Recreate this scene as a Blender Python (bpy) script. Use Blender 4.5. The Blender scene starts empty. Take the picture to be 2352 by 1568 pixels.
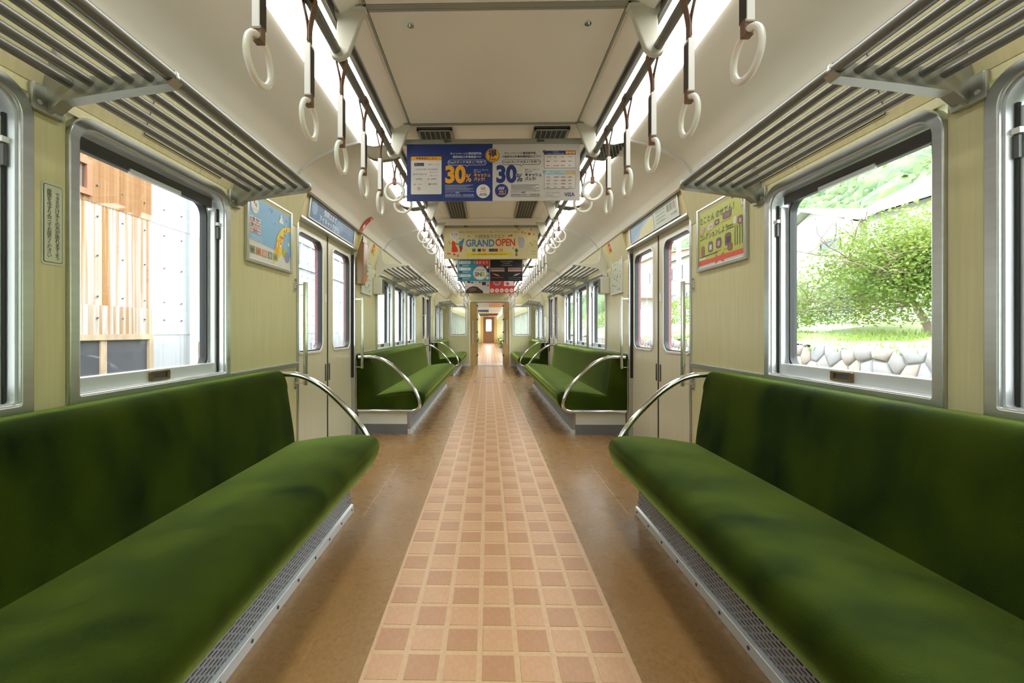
import bpy, math, random
from mathutils import Vector, Matrix
import bmesh

# ------------------------------------------------------------------ camera, sky, light, exposure
scene = bpy.context.scene
COL = scene.collection
cam_data = bpy.data.cameras.new('camera')
cam_data.sensor_width = 36.0
cam_data.sensor_fit = 'HORIZONTAL'
cam_data.lens = 980.0 / 2352.0 * 36.0
cam_data.shift_x = (1176.0 - 1102.6) / 2352.0
cam_data.shift_y = -(784.0 - 761.0) / 2352.0
cam_data.clip_start = 0.05
cam_data.clip_end = 500
cam = bpy.data.objects.new('camera', cam_data)
COL.objects.link(cam)
cam.location = (-0.03, 0.0, 1.0)
cam.rotation_euler = (math.pi / 2, 0, 0.0187)
scene.camera = cam

world = bpy.data.worlds.new('sky')
scene.world = world
world.use_nodes = True
wn = world.node_tree
wn.nodes.clear()
w_out = wn.nodes.new('ShaderNodeOutputWorld')
w_bg = wn.nodes.new('ShaderNodeBackground')
w_bg.inputs['Color'].default_value = (0.90, 0.96, 1.0, 1)
w_bg.inputs['Strength'].default_value = 8.5
wn.links.new(w_bg.outputs[0], w_out.inputs[0])

sun_data = bpy.data.lights.new('sun', 'SUN')
sun_data.energy = 3.0
sun_data.angle = math.radians(6)
sun_data.color = (1.0, 0.95, 0.86)
sun = bpy.data.objects.new('sun', sun_data)
COL.objects.link(sun)
sun.rotation_euler = (math.radians(-24), math.radians(3), 0)   # high sun, from behind the far end

scene.view_settings.view_transform = 'Standard'
scene.view_settings.look = 'None'
scene.view_settings.gamma = 1.0
scene.view_settings.use_curve_mapping = False
scene.view_settings.exposure = 0.35
LAMP = 5.5          # strength of the fluorescent covers

random.seed(7)
# ------------------------------------------------------------------ materials
MATS = {}
def _nt(name):
    m = bpy.data.materials.new(name); m.use_nodes = True
    nt = m.node_tree
    b = nt.nodes['Principled BSDF']
    MATS[name] = m
    return m, nt, b
def rgb(h):
    h = h.lstrip('#')
    v = [int(h[i:i+2], 16) / 255.0 for i in (0, 2, 4)]
    return tuple(((c / 12.92) if c <= 0.04045 else ((c + 0.055) / 1.055) ** 2.4) for c in v)
def mat(name, col, rough=0.5, metal=0.0, var=0.06, scale=(8, 8, 8), bump=0.0, bscale=60, spec=None, coat=0.0, detail=3.0):
    """principled surface whose colour drifts a little with a stretched noise"""
    m, nt, b = _nt(name)
    N, L = nt.nodes, nt.links
    b.inputs['Roughness'].default_value = rough
    b.inputs['Metallic'].default_value = metal
    if spec is not None: b.inputs['Specular IOR Level'].default_value = spec
    if coat: b.inputs['Coat Weight'].default_value = coat; b.inputs['Coat Roughness'].default_value = 0.15
    tc = N.new('ShaderNodeTexCoord'); mp = N.new('ShaderNodeMapping')
    mp.inputs['Scale'].default_value = scale
    L.new(tc.outputs['Object'], mp.inputs['Vector'])
    nz = N.new('ShaderNodeTexNoise'); nz.inputs['Scale'].default_value = 1.0; nz.inputs['Detail'].default_value = detail
    L.new(mp.outputs[0], nz.inputs['Vector'])
    mx = N.new('ShaderNodeMix'); mx.data_type = 'RGBA'
    lo = [max(0, c * (1 - 2 * var)) for c in col] + [1]
    hi = [min(1, c * (1 + 2 * var)) for c in col] + [1]
    mx.inputs['A'].default_value = lo; mx.inputs['B'].default_value = hi
    L.new(nz.outputs['Fac'], mx.inputs['Factor'])
    L.new(mx.outputs['Result'], b.inputs['Base Color'])
    if bump:
        n2 = N.new('ShaderNodeTexNoise'); n2.inputs['Scale'].default_value = bscale; n2.inputs['Detail'].default_value = 2
        L.new(tc.outputs['Object'], n2.inputs['Vector'])
        bp = N.new('ShaderNodeBump'); bp.inputs['Strength'].default_value = bump; bp.inputs['Distance'].default_value = 0.004
        L.new(n2.outputs['Fac'], bp.inputs['Height']); L.new(bp.outputs[0], b.inputs['Normal'])
    return m
def flat(name, col, rough=0.55):
    if name in MATS: return MATS[name]
    return mat(name, col, rough, var=0.02, scale=(20, 20, 20))
def ink(hexcol):
    return flat('ink_' + hexcol.lstrip('#'), rgb(hexcol), 0.45)
def glass(name, tint=(0.97, 0.99, 0.98), ior=1.45):
    m, nt, b = _nt(name); N, L = nt.nodes, nt.links
    N.remove(b)
    out = N['Material Output']
    tr = N.new('ShaderNodeBsdfTransparent'); tr.inputs[0].default_value = (*tint, 1)
    gl = N.new('ShaderNodeBsdfGlossy'); gl.inputs['Roughness'].default_value = 0.03
    lw = N.new('ShaderNodeLayerWeight'); lw.inputs['Blend'].default_value = 0.5
    pw = N.new('ShaderNodeMath'); pw.operation = 'POWER'; pw.inputs[1].default_value = 4.0
    L.new(lw.outputs['Facing'], pw.inputs[0])
    fr = N.new('ShaderNodeMath'); fr.operation = 'MULTIPLY_ADD'; fr.inputs[1].default_value = 0.6; fr.inputs[2].default_value = 0.03
    L.new(pw.outputs[0], fr.inputs[0])
    mx = N.new('ShaderNodeMixShader')
    L.new(fr.outputs[0], mx.inputs[0]); L.new(tr.outputs[0], mx.inputs[1]); L.new(gl.outputs[0], mx.inputs[2])
    L.new(mx.outputs[0], out.inputs['Surface'])
    return m
def emit(name, col, strength):
    m, nt, b = _nt(name)
    b.inputs['Base Color'].default_value = (0.8, 0.8, 0.78, 1)
    b.inputs['Emission Color'].default_value = (*col, 1)
    b.inputs['Emission Strength'].default_value = strength
    b.inputs['Roughness'].default_value = 0.4
    return m

M = {}
M['wall'] = mat('wood_grain_laminate', (0.62, 0.575, 0.32), 0.30, var=0.07, scale=(60, 60, 2.5), bump=0.05, bscale=160, spec=0.5)
M['wall_dark'] = mat('aged_wood_grain_laminate', (0.56, 0.46, 0.20), 0.34, var=0.08, scale=(60, 60, 2.5))
M['ochre'] = mat('ochre_laminate', (0.52, 0.33, 0.11), 0.3, var=0.05, scale=(40, 40, 2))
M['brown_wood'] = mat('brown_wood_laminate', (0.27, 0.165, 0.075), 0.3, var=0.1, scale=(40, 40, 2))
M['brown_door'] = mat('brown_door_paint', (0.20, 0.09, 0.035), 0.35, var=0.05)
M['ceil'] = mat('ceiling_paint', (0.90, 0.85, 0.75), 0.35, var=0.03, scale=(3, 3, 3), spec=0.5)
M['cove'] = mat('cove_paint', (0.74, 0.71, 0.60), 0.22, var=0.03, scale=(1.5, 1.5, 1.5), spec=0.6)
M['cream'] = mat('cream_metal_paint', (0.66, 0.66, 0.56), 0.35, var=0.03)
M['white'] = mat('white_plastic', (0.80, 0.81, 0.78), 0.3, var=0.02)
M['door'] = mat('door_laminate', (0.66, 0.62, 0.45), 0.28, var=0.06, scale=(70, 70, 2.0), spec=0.55)
M['alu'] = mat('brushed_aluminium', (0.56, 0.58, 0.57), 0.30, metal=1.0, var=0.05, scale=(4, 4, 60))
M['alu_pale'] = mat('pale_anodised_aluminium', (0.72, 0.75, 0.76), 0.4, metal=0.55, var=0.03)
M['chrome'] = mat('polished_steel', (0.78, 0.79, 0.80), 0.13, metal=1.0, var=0.02)
M['steel'] = mat('worn_stainless_steel', (0.55, 0.55, 0.54), 0.35, metal=1.0, var=0.08, scale=(20, 3, 20))
M['rackbar'] = mat('grey_rack_tube', (0.19, 0.19, 0.17), 0.36, metal=0.55, var=0.06)
M['rackcast'] = mat('cast_aluminium_bracket', (0.38, 0.39, 0.34), 0.34, metal=0.6, var=0.05)
M['rail'] = mat('grey_ceiling_rail_tube', (0.21, 0.21, 0.19), 0.36, metal=0.55, var=0.05)
M['dark'] = mat('black_rubber', (0.012, 0.012, 0.013), 0.45, var=0.1)
M['darkgrey'] = mat('dark_grey_metal', (0.10, 0.10, 0.10), 0.4, metal=0.4, var=0.06)
M['kick'] = mat('grey_kick_plate', (0.22, 0.23, 0.25), 0.42, metal=0.6, var=0.07)
M['brass'] = mat('brown_bronze_latch', (0.22, 0.15, 0.07), 0.35, metal=0.8, var=0.08)
M['leather'] = mat('brown_leather', (0.20, 0.10, 0.055), 0.5, var=0.12, scale=(60, 60, 60))
M['ring'] = mat('translucent_white_ring', (0.78, 0.80, 0.74), 0.25, var=0.02)
M['ring'].node_tree.nodes['Principled BSDF'].inputs['Subsurface Weight'].default_value = 0.25
M['maroon'] = mat('maroon_body_paint', (0.18, 0.03, 0.04), 0.25, var=0.04)
M['grey_bellow'] = mat('grey_gangway', (0.05, 0.05, 0.055), 0.6, var=0.1)
M['glass'] = glass('window_glass')
M['acrylic'] = glass('clear_acrylic', (0.9, 0.95, 0.9))
M['lamp'] = emit('fluorescent_cover', (1.0, 0.985, 0.94), LAMP)
M['perf'] = mat('perforated_grey_steel', (0.33, 0.34, 0.36), 0.4, metal=0.5, var=0.06)
M['grille_grey'] = mat('grey_grille', (0.34, 0.36, 0.31), 0.4, metal=0.3, var=0.05)

# floor: mottled linoleum
def linoleum(name, c1, c2, rough):
    m, nt, b = _nt(name); N, L = nt.nodes, nt.links
    tc = N.new('ShaderNodeTexCoord')
    n1 = N.new('ShaderNodeTexNoise'); n1.inputs['Scale'].default_value = 75; n1.inputs['Detail'].default_value = 6; n1.inputs['Roughness'].default_value = 0.65
    mp = N.new('ShaderNodeMapping'); mp.inputs['Scale'].default_value = (1.0, 0.6, 1.0)
    L.new(tc.outputs['Object'], mp.inputs[0]); L.new(mp.outputs[0], n1.inputs['Vector'])
    n2 = N.new('ShaderNodeTexNoise'); n2.inputs['Scale'].default_value = 3.0; n2.inputs['Detail'].default_value = 3
    L.new(tc.outputs['Object'], n2.inputs['Vector'])
    ad = N.new('ShaderNodeMath'); ad.operation = 'MULTIPLY_ADD'; ad.inputs[1].default_value = 0.35
    L.new(n2.outputs['Fac'], ad.inputs[0]); L.new(n1.outputs['Fac'], ad.inputs[2])
    cr = N.new('ShaderNodeValToRGB')
    cr.color_ramp.elements[0].position = 0.40; cr.color_ramp.elements[0].color = (*c1, 1)
    cr.color_ramp.elements[1].position = 1.0; cr.color_ramp.elements[1].color = (*c2, 1)
    L.new(ad.outputs[0], cr.inputs[0]); L.new(cr.outputs[0], b.inputs['Base Color'])
    b.inputs['Roughness'].default_value = rough
    b.inputs['Specular IOR Level'].default_value = 0.5
    n3 = N.new('ShaderNodeTexNoise'); n3.inputs['Scale'].default_value = 9
    L.new(tc.outputs['Object'], n3.inputs['Vector'])
    rr_ = N.new('ShaderNodeMapRange'); rr_.inputs['To Min'].default_value = rough - 0.015; rr_.inputs['To Max'].default_value = rough + 0.025
    L.new(n3.outputs['Fac'], rr_.inputs['Value']); L.new(rr_.outputs[0], b.inputs['Roughness'])
    return m
M['lino'] = linoleum('brown_linoleum', (0.21, 0.108, 0.033), (0.38, 0.22, 0.085), 0.27)
M['grout'] = linoleum('pale_linoleum_joint', (0.50, 0.31, 0.16), (0.62, 0.41, 0.23), 0.33)
M['tile_dark'] = linoleum('dark_terracotta_linoleum', (0.39, 0.19, 0.095), (0.48, 0.26, 0.135), 0.32)
M['tile_light'] = linoleum('light_terracotta_linoleum', (0.47, 0.255, 0.13), (0.58, 0.34, 0.185), 0.32)

def velvet():
    m, nt, b = _nt('green_moquette'); N, L = nt.nodes, nt.links
    tc = N.new('ShaderNodeTexCoord')
    mp = N.new('ShaderNodeMapping'); mp.inputs['Scale'].default_value = (1.0, 1.6, 0.8)
    L.new(tc.outputs['Object'], mp.inputs[0])
    n1 = N.new('ShaderNodeTexNoise'); n1.inputs['Scale'].default_value = 3.2; n1.inputs['Detail'].default_value = 3
    L.new(mp.outputs[0], n1.inputs['Vector'])
    n2 = N.new('ShaderNodeTexNoise'); n2.inputs['Scale'].default_value = 260; n2.inputs['Detail'].default_value = 2
    L.new(tc.outputs['Object'], n2.inputs['Vector'])
    ad = N.new('ShaderNodeMath'); ad.operation = 'MULTIPLY_ADD'; ad.inputs[1].default_value = 0.42
    L.new(n2.outputs['Fac'], ad.inputs[0]); L.new(n1.outputs['Fac'], ad.inputs[2])
    cr = N.new('ShaderNodeValToRGB')
    cr.color_ramp.elements[0].position = 0.45; cr.color_ramp.elements[0].color = (0.002, 0.011, 0.001, 1)
    cr.color_ramp.elements[1].position = 0.85; cr.color_ramp.elements[1].color = (0.034, 0.052, 0.002, 1)
    L.new(ad.outputs[0], cr.inputs[0]); L.new(cr.outputs[0], b.inputs['Base Color'])
    b.inputs['Roughness'].default_value = 0.9
    b.inputs['Specular IOR Level'].default_value = 0.1
    b.inputs['Sheen Weight'].default_value = 0.3
    b.inputs['Sheen Roughness'].default_value = 0.13
    b.inputs['Sheen Tint'].default_value = (0.66, 0.88, 0.20, 1)
    bp = N.new('ShaderNodeBump'); bp.inputs['Strength'].default_value = 0.35; bp.inputs['Distance'].default_value = 0.003
    L.new(n2.outputs['Fac'], bp.inputs['Height']); L.new(bp.outputs[0], b.inputs['Normal'])
    sh = N.new('ShaderNodeBsdfSheen'); sh.distribution = 'ASHIKHMIN'; sh.inputs['Roughness'].default_value = 0.13
    sh.inputs['Color'].default_value = (0.42, 0.56, 0.12, 1); L.new(bp.outputs[0], sh.inputs['Normal'])
    ads = N.new('ShaderNodeAddShader'); L.new(b.outputs[0], ads.inputs[0]); L.new(sh.outputs[0], ads.inputs[1])
    L.new(ads.outputs[0], N['Material Output'].inputs['Surface'])
    return m
M['velvet'] = velvet()

# ------------------------------------------------------------------ mesh helpers
WL = {}                      # object -> world position of its frame (no rotations are used for mesh parts)
class MB:
    def __init__(self): self.v = []; self.f = []
    def add(self, vs, fs):
        o = len(self.v); self.v += [tuple(p) for p in vs]; self.f += [tuple(i + o for i in f) for f in fs]; return self
    def box(self, x0, x1, y0, y1, z0, z1):
        if x0 > x1: x0, x1 = x1, x0
        return self.add([(x0,y0,z0),(x1,y0,z0),(x1,y1,z0),(x0,y1,z0),(x0,y0,z1),(x1,y0,z1),(x1,y1,z1),(x0,y1,z1)],
                        [(0,3,2,1),(4,5,6,7),(0,1,5,4),(1,2,6,5),(2,3,7,6),(3,0,4,7)])
    def poly(self, pts): return self.add(pts, [tuple(range(len(pts)))])
    def prism_y(self, prof, y0, y1):                       # profile in XZ, extruded along Y
        n = len(prof)
        vs = [(x, y0, z) for x, z in prof] + [(x, y1, z) for x, z in prof]
        fs = [(i, (i+1) % n, n + (i+1) % n, n + i) for i in range(n)] + [tuple(range(n))[::-1], tuple(range(n, 2*n))]
        return self.add(vs, fs)
    def prism_x(self, prof, x0, x1):                       # profile in YZ, extruded along X
        n = len(prof)
        vs = [(x0, y, z) for y, z in prof] + [(x1, y, z) for y, z in prof]
        fs = [(i, (i+1) % n, n + (i+1) % n, n + i) for i in range(n)] + [tuple(range(n))[::-1], tuple(range(n, 2*n))]
        return self.add(vs, fs)
    def ring_x(self, outer, inner, x0, x1):                # frame between two YZ loops, with thickness along X
        n = len(outer)
        vs = [(x0,y,z) for y,z in outer] + [(x0,y,z) for y,z in inner] + [(x1,y,z) for y,z in outer] + [(x1,y,z) for y,z in inner]
        fs = []
        for i in range(n):
            j = (i+1) % n
            fs += [(i,j,n+j,n+i), (2*n+i,3*n+i,3*n+j,2*n+j), (i,2*n+i,2*n+j,j), (n+i,n+j,3*n+j,3*n+i)]
        return self.add(vs, fs)
    def ring_y(self, outer, inner, y0, y1):                # the same between XZ loops
        n = len(outer)
        vs = [(x,y0,z) for x,z in outer] + [(x,y0,z) for x,z in inner] + [(x,y1,z) for x,z in outer] + [(x,y1,z) for x,z in inner]
        fs = []
        for i in range(n):
            j = (i+1) % n
            fs += [(i,j,n+j,n+i), (2*n+i,3*n+i,3*n+j,2*n+j), (i,2*n+i,2*n+j,j), (n+i,n+j,3*n+j,3*n+i)]
        return self.add(vs, fs)
    def tube(self, pts, r, n=10, closed=False):
        P = [Vector(p) for p in pts]; m = len(P)
        rad = r if isinstance(r, (list, tuple)) else [r] * m
        T = []
        for i in range(m):
            a = P[(i-1) % m] if (closed or i > 0) else P[i]
            b = P[(i+1) % m] if (closed or i < m-1) else P[i]
            T.append((b - a).normalized())
        up = Vector((0,0,1)) if abs(T[0].z) < 0.9 else Vector((0,1,0))
        N0 = (up - T[0] * up.dot(T[0])).normalized()
        vs = []; Ncur = N0
        for i in range(m):
            Ncur = (Ncur - T[i] * Ncur.dot(T[i])).normalized()
            B = T[i].cross(Ncur)
            for k in range(n):
                a = 2 * math.pi * k / n
                vs.append(P[i] + (Ncur * math.cos(a) + B * math.sin(a)) * rad[i])
        fs = []
        for i in range(m if closed else m-1):
            i2 = (i+1) % m
            for k in range(n):
                k2 = (k+1) % n
                fs.append((i*n+k, i*n+k2, i2*n+k2, i2*n+k))
        if not closed: fs += [tuple(range(n))[::-1], tuple(range((m-1)*n, m*n))]
        return self.add(vs, fs)
    def cyl(self, c, axis, r, h, n=12):
        c = Vector(c); a = Vector(axis).normalized() * h * 0.5
        return self.tube([c - a, c + a], r, n)
    def build(self, name, m, parent=None, smooth=None, bevel=0.0, recalc=True):
        me = bpy.data.meshes.new(name)
        off = WL.get(parent, Vector((0,0,0))) if parent else Vector((0,0,0))
        me.from_pydata([(p[0]-off[0], p[1]-off[1], p[2]-off[2]) for p in self.v], [], self.f)
        if recalc:
            bm = bmesh.new(); bm.from_mesh(me); bmesh.ops.recalc_face_normals(bm, faces=bm.faces); bm.to_mesh(me); bm.free()
        me.materials.append(M[m] if isinstance(m, str) else m)
        if smooth:
            me.polygons.foreach_set('use_smooth', [True] * len(me.polygons))
            me.set_sharp_from_angle(angle=math.radians(smooth))
        o = bpy.data.objects.new(name, me); COL.objects.link(o)
        if parent: o.parent = parent; WL[o] = off
        else: WL[o] = Vector((0,0,0))
        if bevel:
            b = o.modifiers.new('bevel', 'BEVEL'); b.width = bevel; b.segments = 2; b.limit_method = 'ANGLE'; b.angle_limit = math.radians(50)
        return o
def tag(o, label=None, cat=None, group=None, kind=None):
    if label: o['label'] = label
    if cat: o['category'] = cat
    if group: o['group'] = group
    if kind: o['kind'] = kind
    return o
def thing(name, loc, label=None, cat=None, group=None, kind=None):
    o = bpy.data.objects.new(name, None); o.empty_display_size = 0.1
    COL.objects.link(o); o.location = loc; WL[o] = Vector(loc)
    return tag(o, label, cat, group, kind)
def copy_tree(o, delta, parent=None):
    c = o.copy(); COL.objects.link(c)
    if parent is None:
        c.location = Vector(o.location) + Vector(delta)
    else: c.parent = parent
    for ch in list(o.children): copy_tree(ch, (0,0,0), c)
    return c
def rr(a0, a1, b0, b1, rt, rb, n=6):
    """rounded rectangle loop, rt radius of the two top corners, rb of the bottom ones"""
    pts = []
    for cx, cy, r, s in ((a1-rb, b0+rb, rb, -90), (a1-rt, b1-rt, rt, 0), (a0+rt, b1-rt, rt, 90), (a0+rb, b0+rb, rb, 180)):
        for k in range(n+1):
            t = math.radians(s + 90.0 * k / n)
            pts.append((cx + r * math.cos(t), cy + r * math.sin(t)))
    return pts
def catmull(P, seg=6):
    P = [Vector(p) for p in P]; out = []
    for i in range(len(P)-1):
        p0 = P[max(0,i-1)]; p1 = P[i]; p2 = P[i+1]; p3 = P[min(len(P)-1,i+2)]
        for k in range(seg):
            t = k / seg
            out.append(0.5*((2*p1)+(-p0+p2)*t+(2*p0-5*p1+4*p2-p3)*t*t+(-p0+3*p1-3*p2+p3)*t**3))
    out.append(P[-1]); return out
ORD = ['nearest','second','third','fourth','fifth','sixth','seventh','eighth','ninth','tenth','eleventh','twelfth','thirteenth','fourteenth','fifteenth','sixteenth','seventeenth','eighteenth','nineteenth','twentieth']
def ordn(i):
    if i < len(ORD): return ORD[i]
    return {20:'twenty-first',21:'twenty-second',22:'twenty-third',23:'twenty-fourth',24:'twenty-fifth',25:'twenty-sixth',26:'twenty-seventh',27:'twenty-eighth',28:'twenty-ninth',29:'thirtieth',30:'thirty-first',31:'thirty-second',32:'thirty-third',33:'thirty-fourth'}[i]
SIDE = {1: 'right', -1: 'left'}
# ------------------------------------------------------------------ layout along the car (Y), half width W
W = 1.31
Y_BACK, Y_END = -2.0, 12.4
BAYS = [[(-1.46,-0.65),(-0.55,0.26),(0.36,1.17),(1.27,2.08)], [(4.85,5.67),(5.76,6.58),(6.67,7.49)], [(10.26,11.07),(11.17,11.98)]]
DOORS = [(2.84,4.07),(8.26,9.49)]
WZ0, WZ1 = 0.765, 1.68          # window frame
DZ = 1.78                       # door top
SEAM = 1.70
COVE_B = (1.225, 1.975)

# ------------------------------------------------------------------ floor
fl = MB().box(-1.42, 1.42, Y_BACK-0.1, Y_END+0.05, -0.12, 0.0).build('floor', 'lino')
tag(fl, 'brown mottled linoleum floor of the train car', 'floor', kind='structure')
PITCH = 0.1137; TILE = 0.0955; ROW = 0.1152; Y0T = 1.325
x0b = -0.3875
MB().box(x0b-0.012, x0b+7*PITCH, Y_BACK, Y_END, 0.0, 0.0012).build('aisle_strip', 'grout', fl)
def tile_mesh(name, m):
    h = TILE/2
    me = bpy.data.meshes.new(name)
    b = MB().box(-h, h, -h, h, 0, 0.0012)
    me.from_pydata(b.v, [], b.f); me.materials.append(M[m]); return me
tm = [tile_mesh('tile_dark', 'tile_dark'), tile_mesh('tile_light', 'tile_light')]
far = [MB(), MB()]
ntile = 0
for r in range(-3, 97):
    for c in range(7):
        x = x0b + c*PITCH + TILE/2; y = Y0T + r*ROW + ROW/2
        if y + TILE/2 > Y_END - 0.02: continue
        k = (r + c) % 2
        if ntile < 300:
            o = bpy.data.objects.new('floor_tile', tm[k]); COL.objects.link(o); o.parent = fl
            o.location = (x, y, 0.0012); ntile += 1
        else:
            h = TILE/2; far[k].box(x-h, x+h, y-h, y+h, 0.0012, 0.0024)
for k in (0,1):
    tag(far[k].build('floor_tiles', 'tile_dark' if k == 0 else 'tile_light', fl), kind='stuff')
# hatch lines in the floor near the far end
hl = MB()
for s in (-1, 1):
    hl.box(s*0.66, s*0.70, 8.3, 8.75, 0.0, 0.003); hl.box(s*0.27, s*0.30, 8.3, 8.75, 0.0, 0.004)
    hl.box(s*0.62, s*0.645, 9.3, 9.9, 0.0, 0.003)
hl.box(-0.70, 0.70, 8.28, 8.30, 0.0, 0.003); hl.box(-0.12, 0.12, 9.25, 9.36, 0.0, 0.004)
hl.build('floor_hatch_edge', 'kick', fl)
sm = MB().box(-0.708, -0.703, 2.3, 3.2, 0.0, 0.0012).box(0.735, 0.739, 2.3, 3.2, 0.0, 0.0012)
sm.build('floor_seam', 'grout', fl)

# ------------------------------------------------------------------ roof shell (keeps the sky out) and ceiling
rs = MB().box(-1.46, 1.46, Y_BACK-0.12, Y_END+0.1, 2.36, 2.42)
for s in (-1, 1): rs.box(s*1.40, s*1.46, Y_BACK-0.12, Y_END+0.1, 1.80, 2.37)
tag(rs.build('roof', 'alu_pale'), 'outer roof shell above the train ceiling', 'roof', kind='structure')

ceil = thing('ceiling', (0, 0, 0), 'beige painted train ceiling with curved coves', 'ceiling', kind='structure')
MB().box(-0.62, 0.62, Y_BACK, Y_END, 2.20, 2.24).build('ceiling_board', 'ceil', ceil)
for s in (-1, 1):
    prof = [(0.83,2.172),(0.92,2.150),(1.00,2.120),(1.09,2.078),(1.15,2.040),(1.19,2.000),(1.212,1.962),(1.222,1.940),(1.240,1.935),(1.262,1.945),(1.262,2.06),(1.0,2.20),(0.83,2.22)]
    pr = catmull([(x,0,z) for x,z in prof[:8]], 4)
    prof2 = [(s*p.x, p.z) for p in pr] + [(s*x, z) for x, z in prof[8:]]
    MB().prism_y(prof2, Y_BACK, Y_END).build('cove', 'cove', ceil, smooth=40)
    # housing above the lamp covers
    MB().box(s*0.60, s*0.84, Y_BACK, Y_END, 2.185, 2.24).build('lamp_housing', 'cream', ceil)
    # inner rail frames beside the lamps
    MB().box(s*0.595, s*0.612, Y_BACK, Y_END, 2.150, 2.2).box(s*0.575, s*0.585, Y_BACK, Y_END, 2.175, 2.2).build('lamp_edge_frame', 'steel', ceil, bevel=0.002)
    # hoops across the cove
    for yh in (2.62, 4.88, 7.45, 9.6):
        P = [(s*(p.x-0.004), yh, p.z-0.004) for p in pr]
        MB().tube(P, 0.008, 6).build('cove_hoop', 'alu_pale', ceil, smooth=50)
    # slanted fillet between board and lamps
    MB().prism_y([(s*0.50,2.199),(s*0.575,2.172),(s*0.575,2.2)], Y_BACK, Y_END).build('fillet_strip', 'ceil', ceil)
# centre panels with their frames
panels = [(-1.9,1.545),(1.585,2.435),(4.95,6.45),(7.0,8.6),(9.2,10.9),(11.0,12.3)]
for a, b in panels:
    p = MB().box(-0.475, 0.475, a, b, 2.190, 2.2).build('ceiling_panel', 'ceil', ceil, bevel=0.002)
    fr = MB()
    fr.box(-0.487, -0.477, a-0.012, b+0.012, 2.191, 2.2).box(0.477, 0.487, a-0.012, b+0.012, 2.191, 2.2)
    fr.box(-0.487, 0.487, a-0.012, a-0.002, 2.191, 2.2).box(-0.487, 0.487, b+0.002, b+0.012, 2.191, 2.2)
    fr.build('panel_frame', 'grille_grey', p)
    for sx in (-0.33, 0.355):
        MB().cyl((sx, a+0.065, 2.187), (0,0,1), 0.013, 0.008, 12).cyl((sx, a+0.065, 2.181), (0,0,1), 0.006, 0.006, 8).build('screw', 'chrome', p, smooth=40)
for yb in (1.565, 2.455):
    MB().box(-0.57, 0.57, yb-0.012, yb+0.012, 2.192, 2.2).build('joint_strip', 'grille_grey', ceil)
# air vents
def vent(x0, x1, y0, y1, along):
    t = MB().box(x0, x1, y0, y1, 2.183, 2.2).build('air_vent', 'darkgrey', ceil)
    m = MB()
    e = 0.016
    for bx in ((x0,x0+e,y0,y1),(x1-e,x1,y0,y1),(x0,x1,y0,y0+e*0.6),(x0,x1,y1-e*0.6,y1)): m.box(*bx, 2.176, 2.19)
    m.build('vent_frame', 'grille_grey', t, bevel=0.002)
    n = 6
    for k in range(1, n):
        xx = x0+e + (x1-x0-2*e)*k/n
        MB().box(xx-0.002, xx+0.002, y0+e*0.5, y1-e*0.5, 2.1765, 2.182).build('slat', 'grille_grey', t)
    d = MB().box(x0+e, x1-e, y0+e*0.5, y1-e*0.5, 2.180, 2.1835).build('vent_recess', 'dark', t)
for s in (-1, 1):
    vent(s*0.345-0.105, s*0.345+0.105, 2.50, 2.665, 'y')
    vent(s*0.335-0.095, s*0.335+0.095, 3.15, 4.45, 'y')
    vent(s*0.335-0.095, s*0.335+0.095, 5.05, 6.35, 'y')
MB().box(-0.57, 0.57, 4.50, 4.56, 2.165, 2.2).build('joint_strip', 'ceil', ceil, bevel=0.006)

# ------------------------------------------------------------------ ceiling lights
LAMPS = [(-1.9,2.62),(2.86,3.92),(4.03,7.45),(7.70,8.80),(8.92,12.3)]
for s in (-1, 1):
    for i, (a, b) in enumerate(LAMPS):
        t = thing('ceiling_light', (s*0.72, (a+b)/2, 2.2), f'glowing white fluorescent light cover, {ordn(i)} on the {SIDE[s]} side of the ceiling', 'light', 'long fluorescent ceiling lights')
        prof = [(s*x, z) for x, z in ((0.617,2.186),(0.622,2.168),(0.66,2.152),(0.735,2.143),(0.80,2.156),(0.826,2.170),(0.828,2.186))]
        MB().prism_y(prof, a, b).build('cover', 'lamp', t, smooth=30)
        prof2 = [(s*x, z) for x, z in ((0.613,2.188),(0.618,2.164),(0.66,2.147),(0.735,2.138),(0.803,2.151),(0.831,2.168),(0.833,2.188))]
        for yy in (a, b):
            MB().prism_y(prof2, yy-0.006, yy+0.006).build('end_cap', 'grille_grey', t)
    # speaker or blank piece between the first lamps
    sp = thing('ceiling_speaker' if s > 0 else 'blank_ceiling_cover', (s*0.72, 2.74, 2.2),
               'grey perforated speaker grille between the ceiling lights on the right' if s > 0 else 'plain grey cover plate between the ceiling lights on the left', 'speaker' if s > 0 else 'cover plate')
    prof = [(s*x, z) for x, z in ((0.617,2.186),(0.622,2.170),(0.66,2.158),(0.735,2.150),(0.80,2.160),(0.826,2.172),(0.828,2.186))]
    MB().prism_y(prof, 2.632, 2.85).build('cover', 'cream' if s < 0 else 'grille_grey', sp, smooth=30)
    if s > 0:
        hm = MB()
        for i in range(9):
            for j in range(7):
                x = 0.645 + 0.02*i + (0.01 if j % 2 else 0); y = 2.655 + 0.028*j
                z = 2.1545 + (x-0.73)**2*1.2
                hm.box(x-0.006, x+0.006, y-0.008, y+0.008, z-0.006, z)
        tag(hm.build('speaker_holes', 'dark', sp), kind='stuff')

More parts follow.
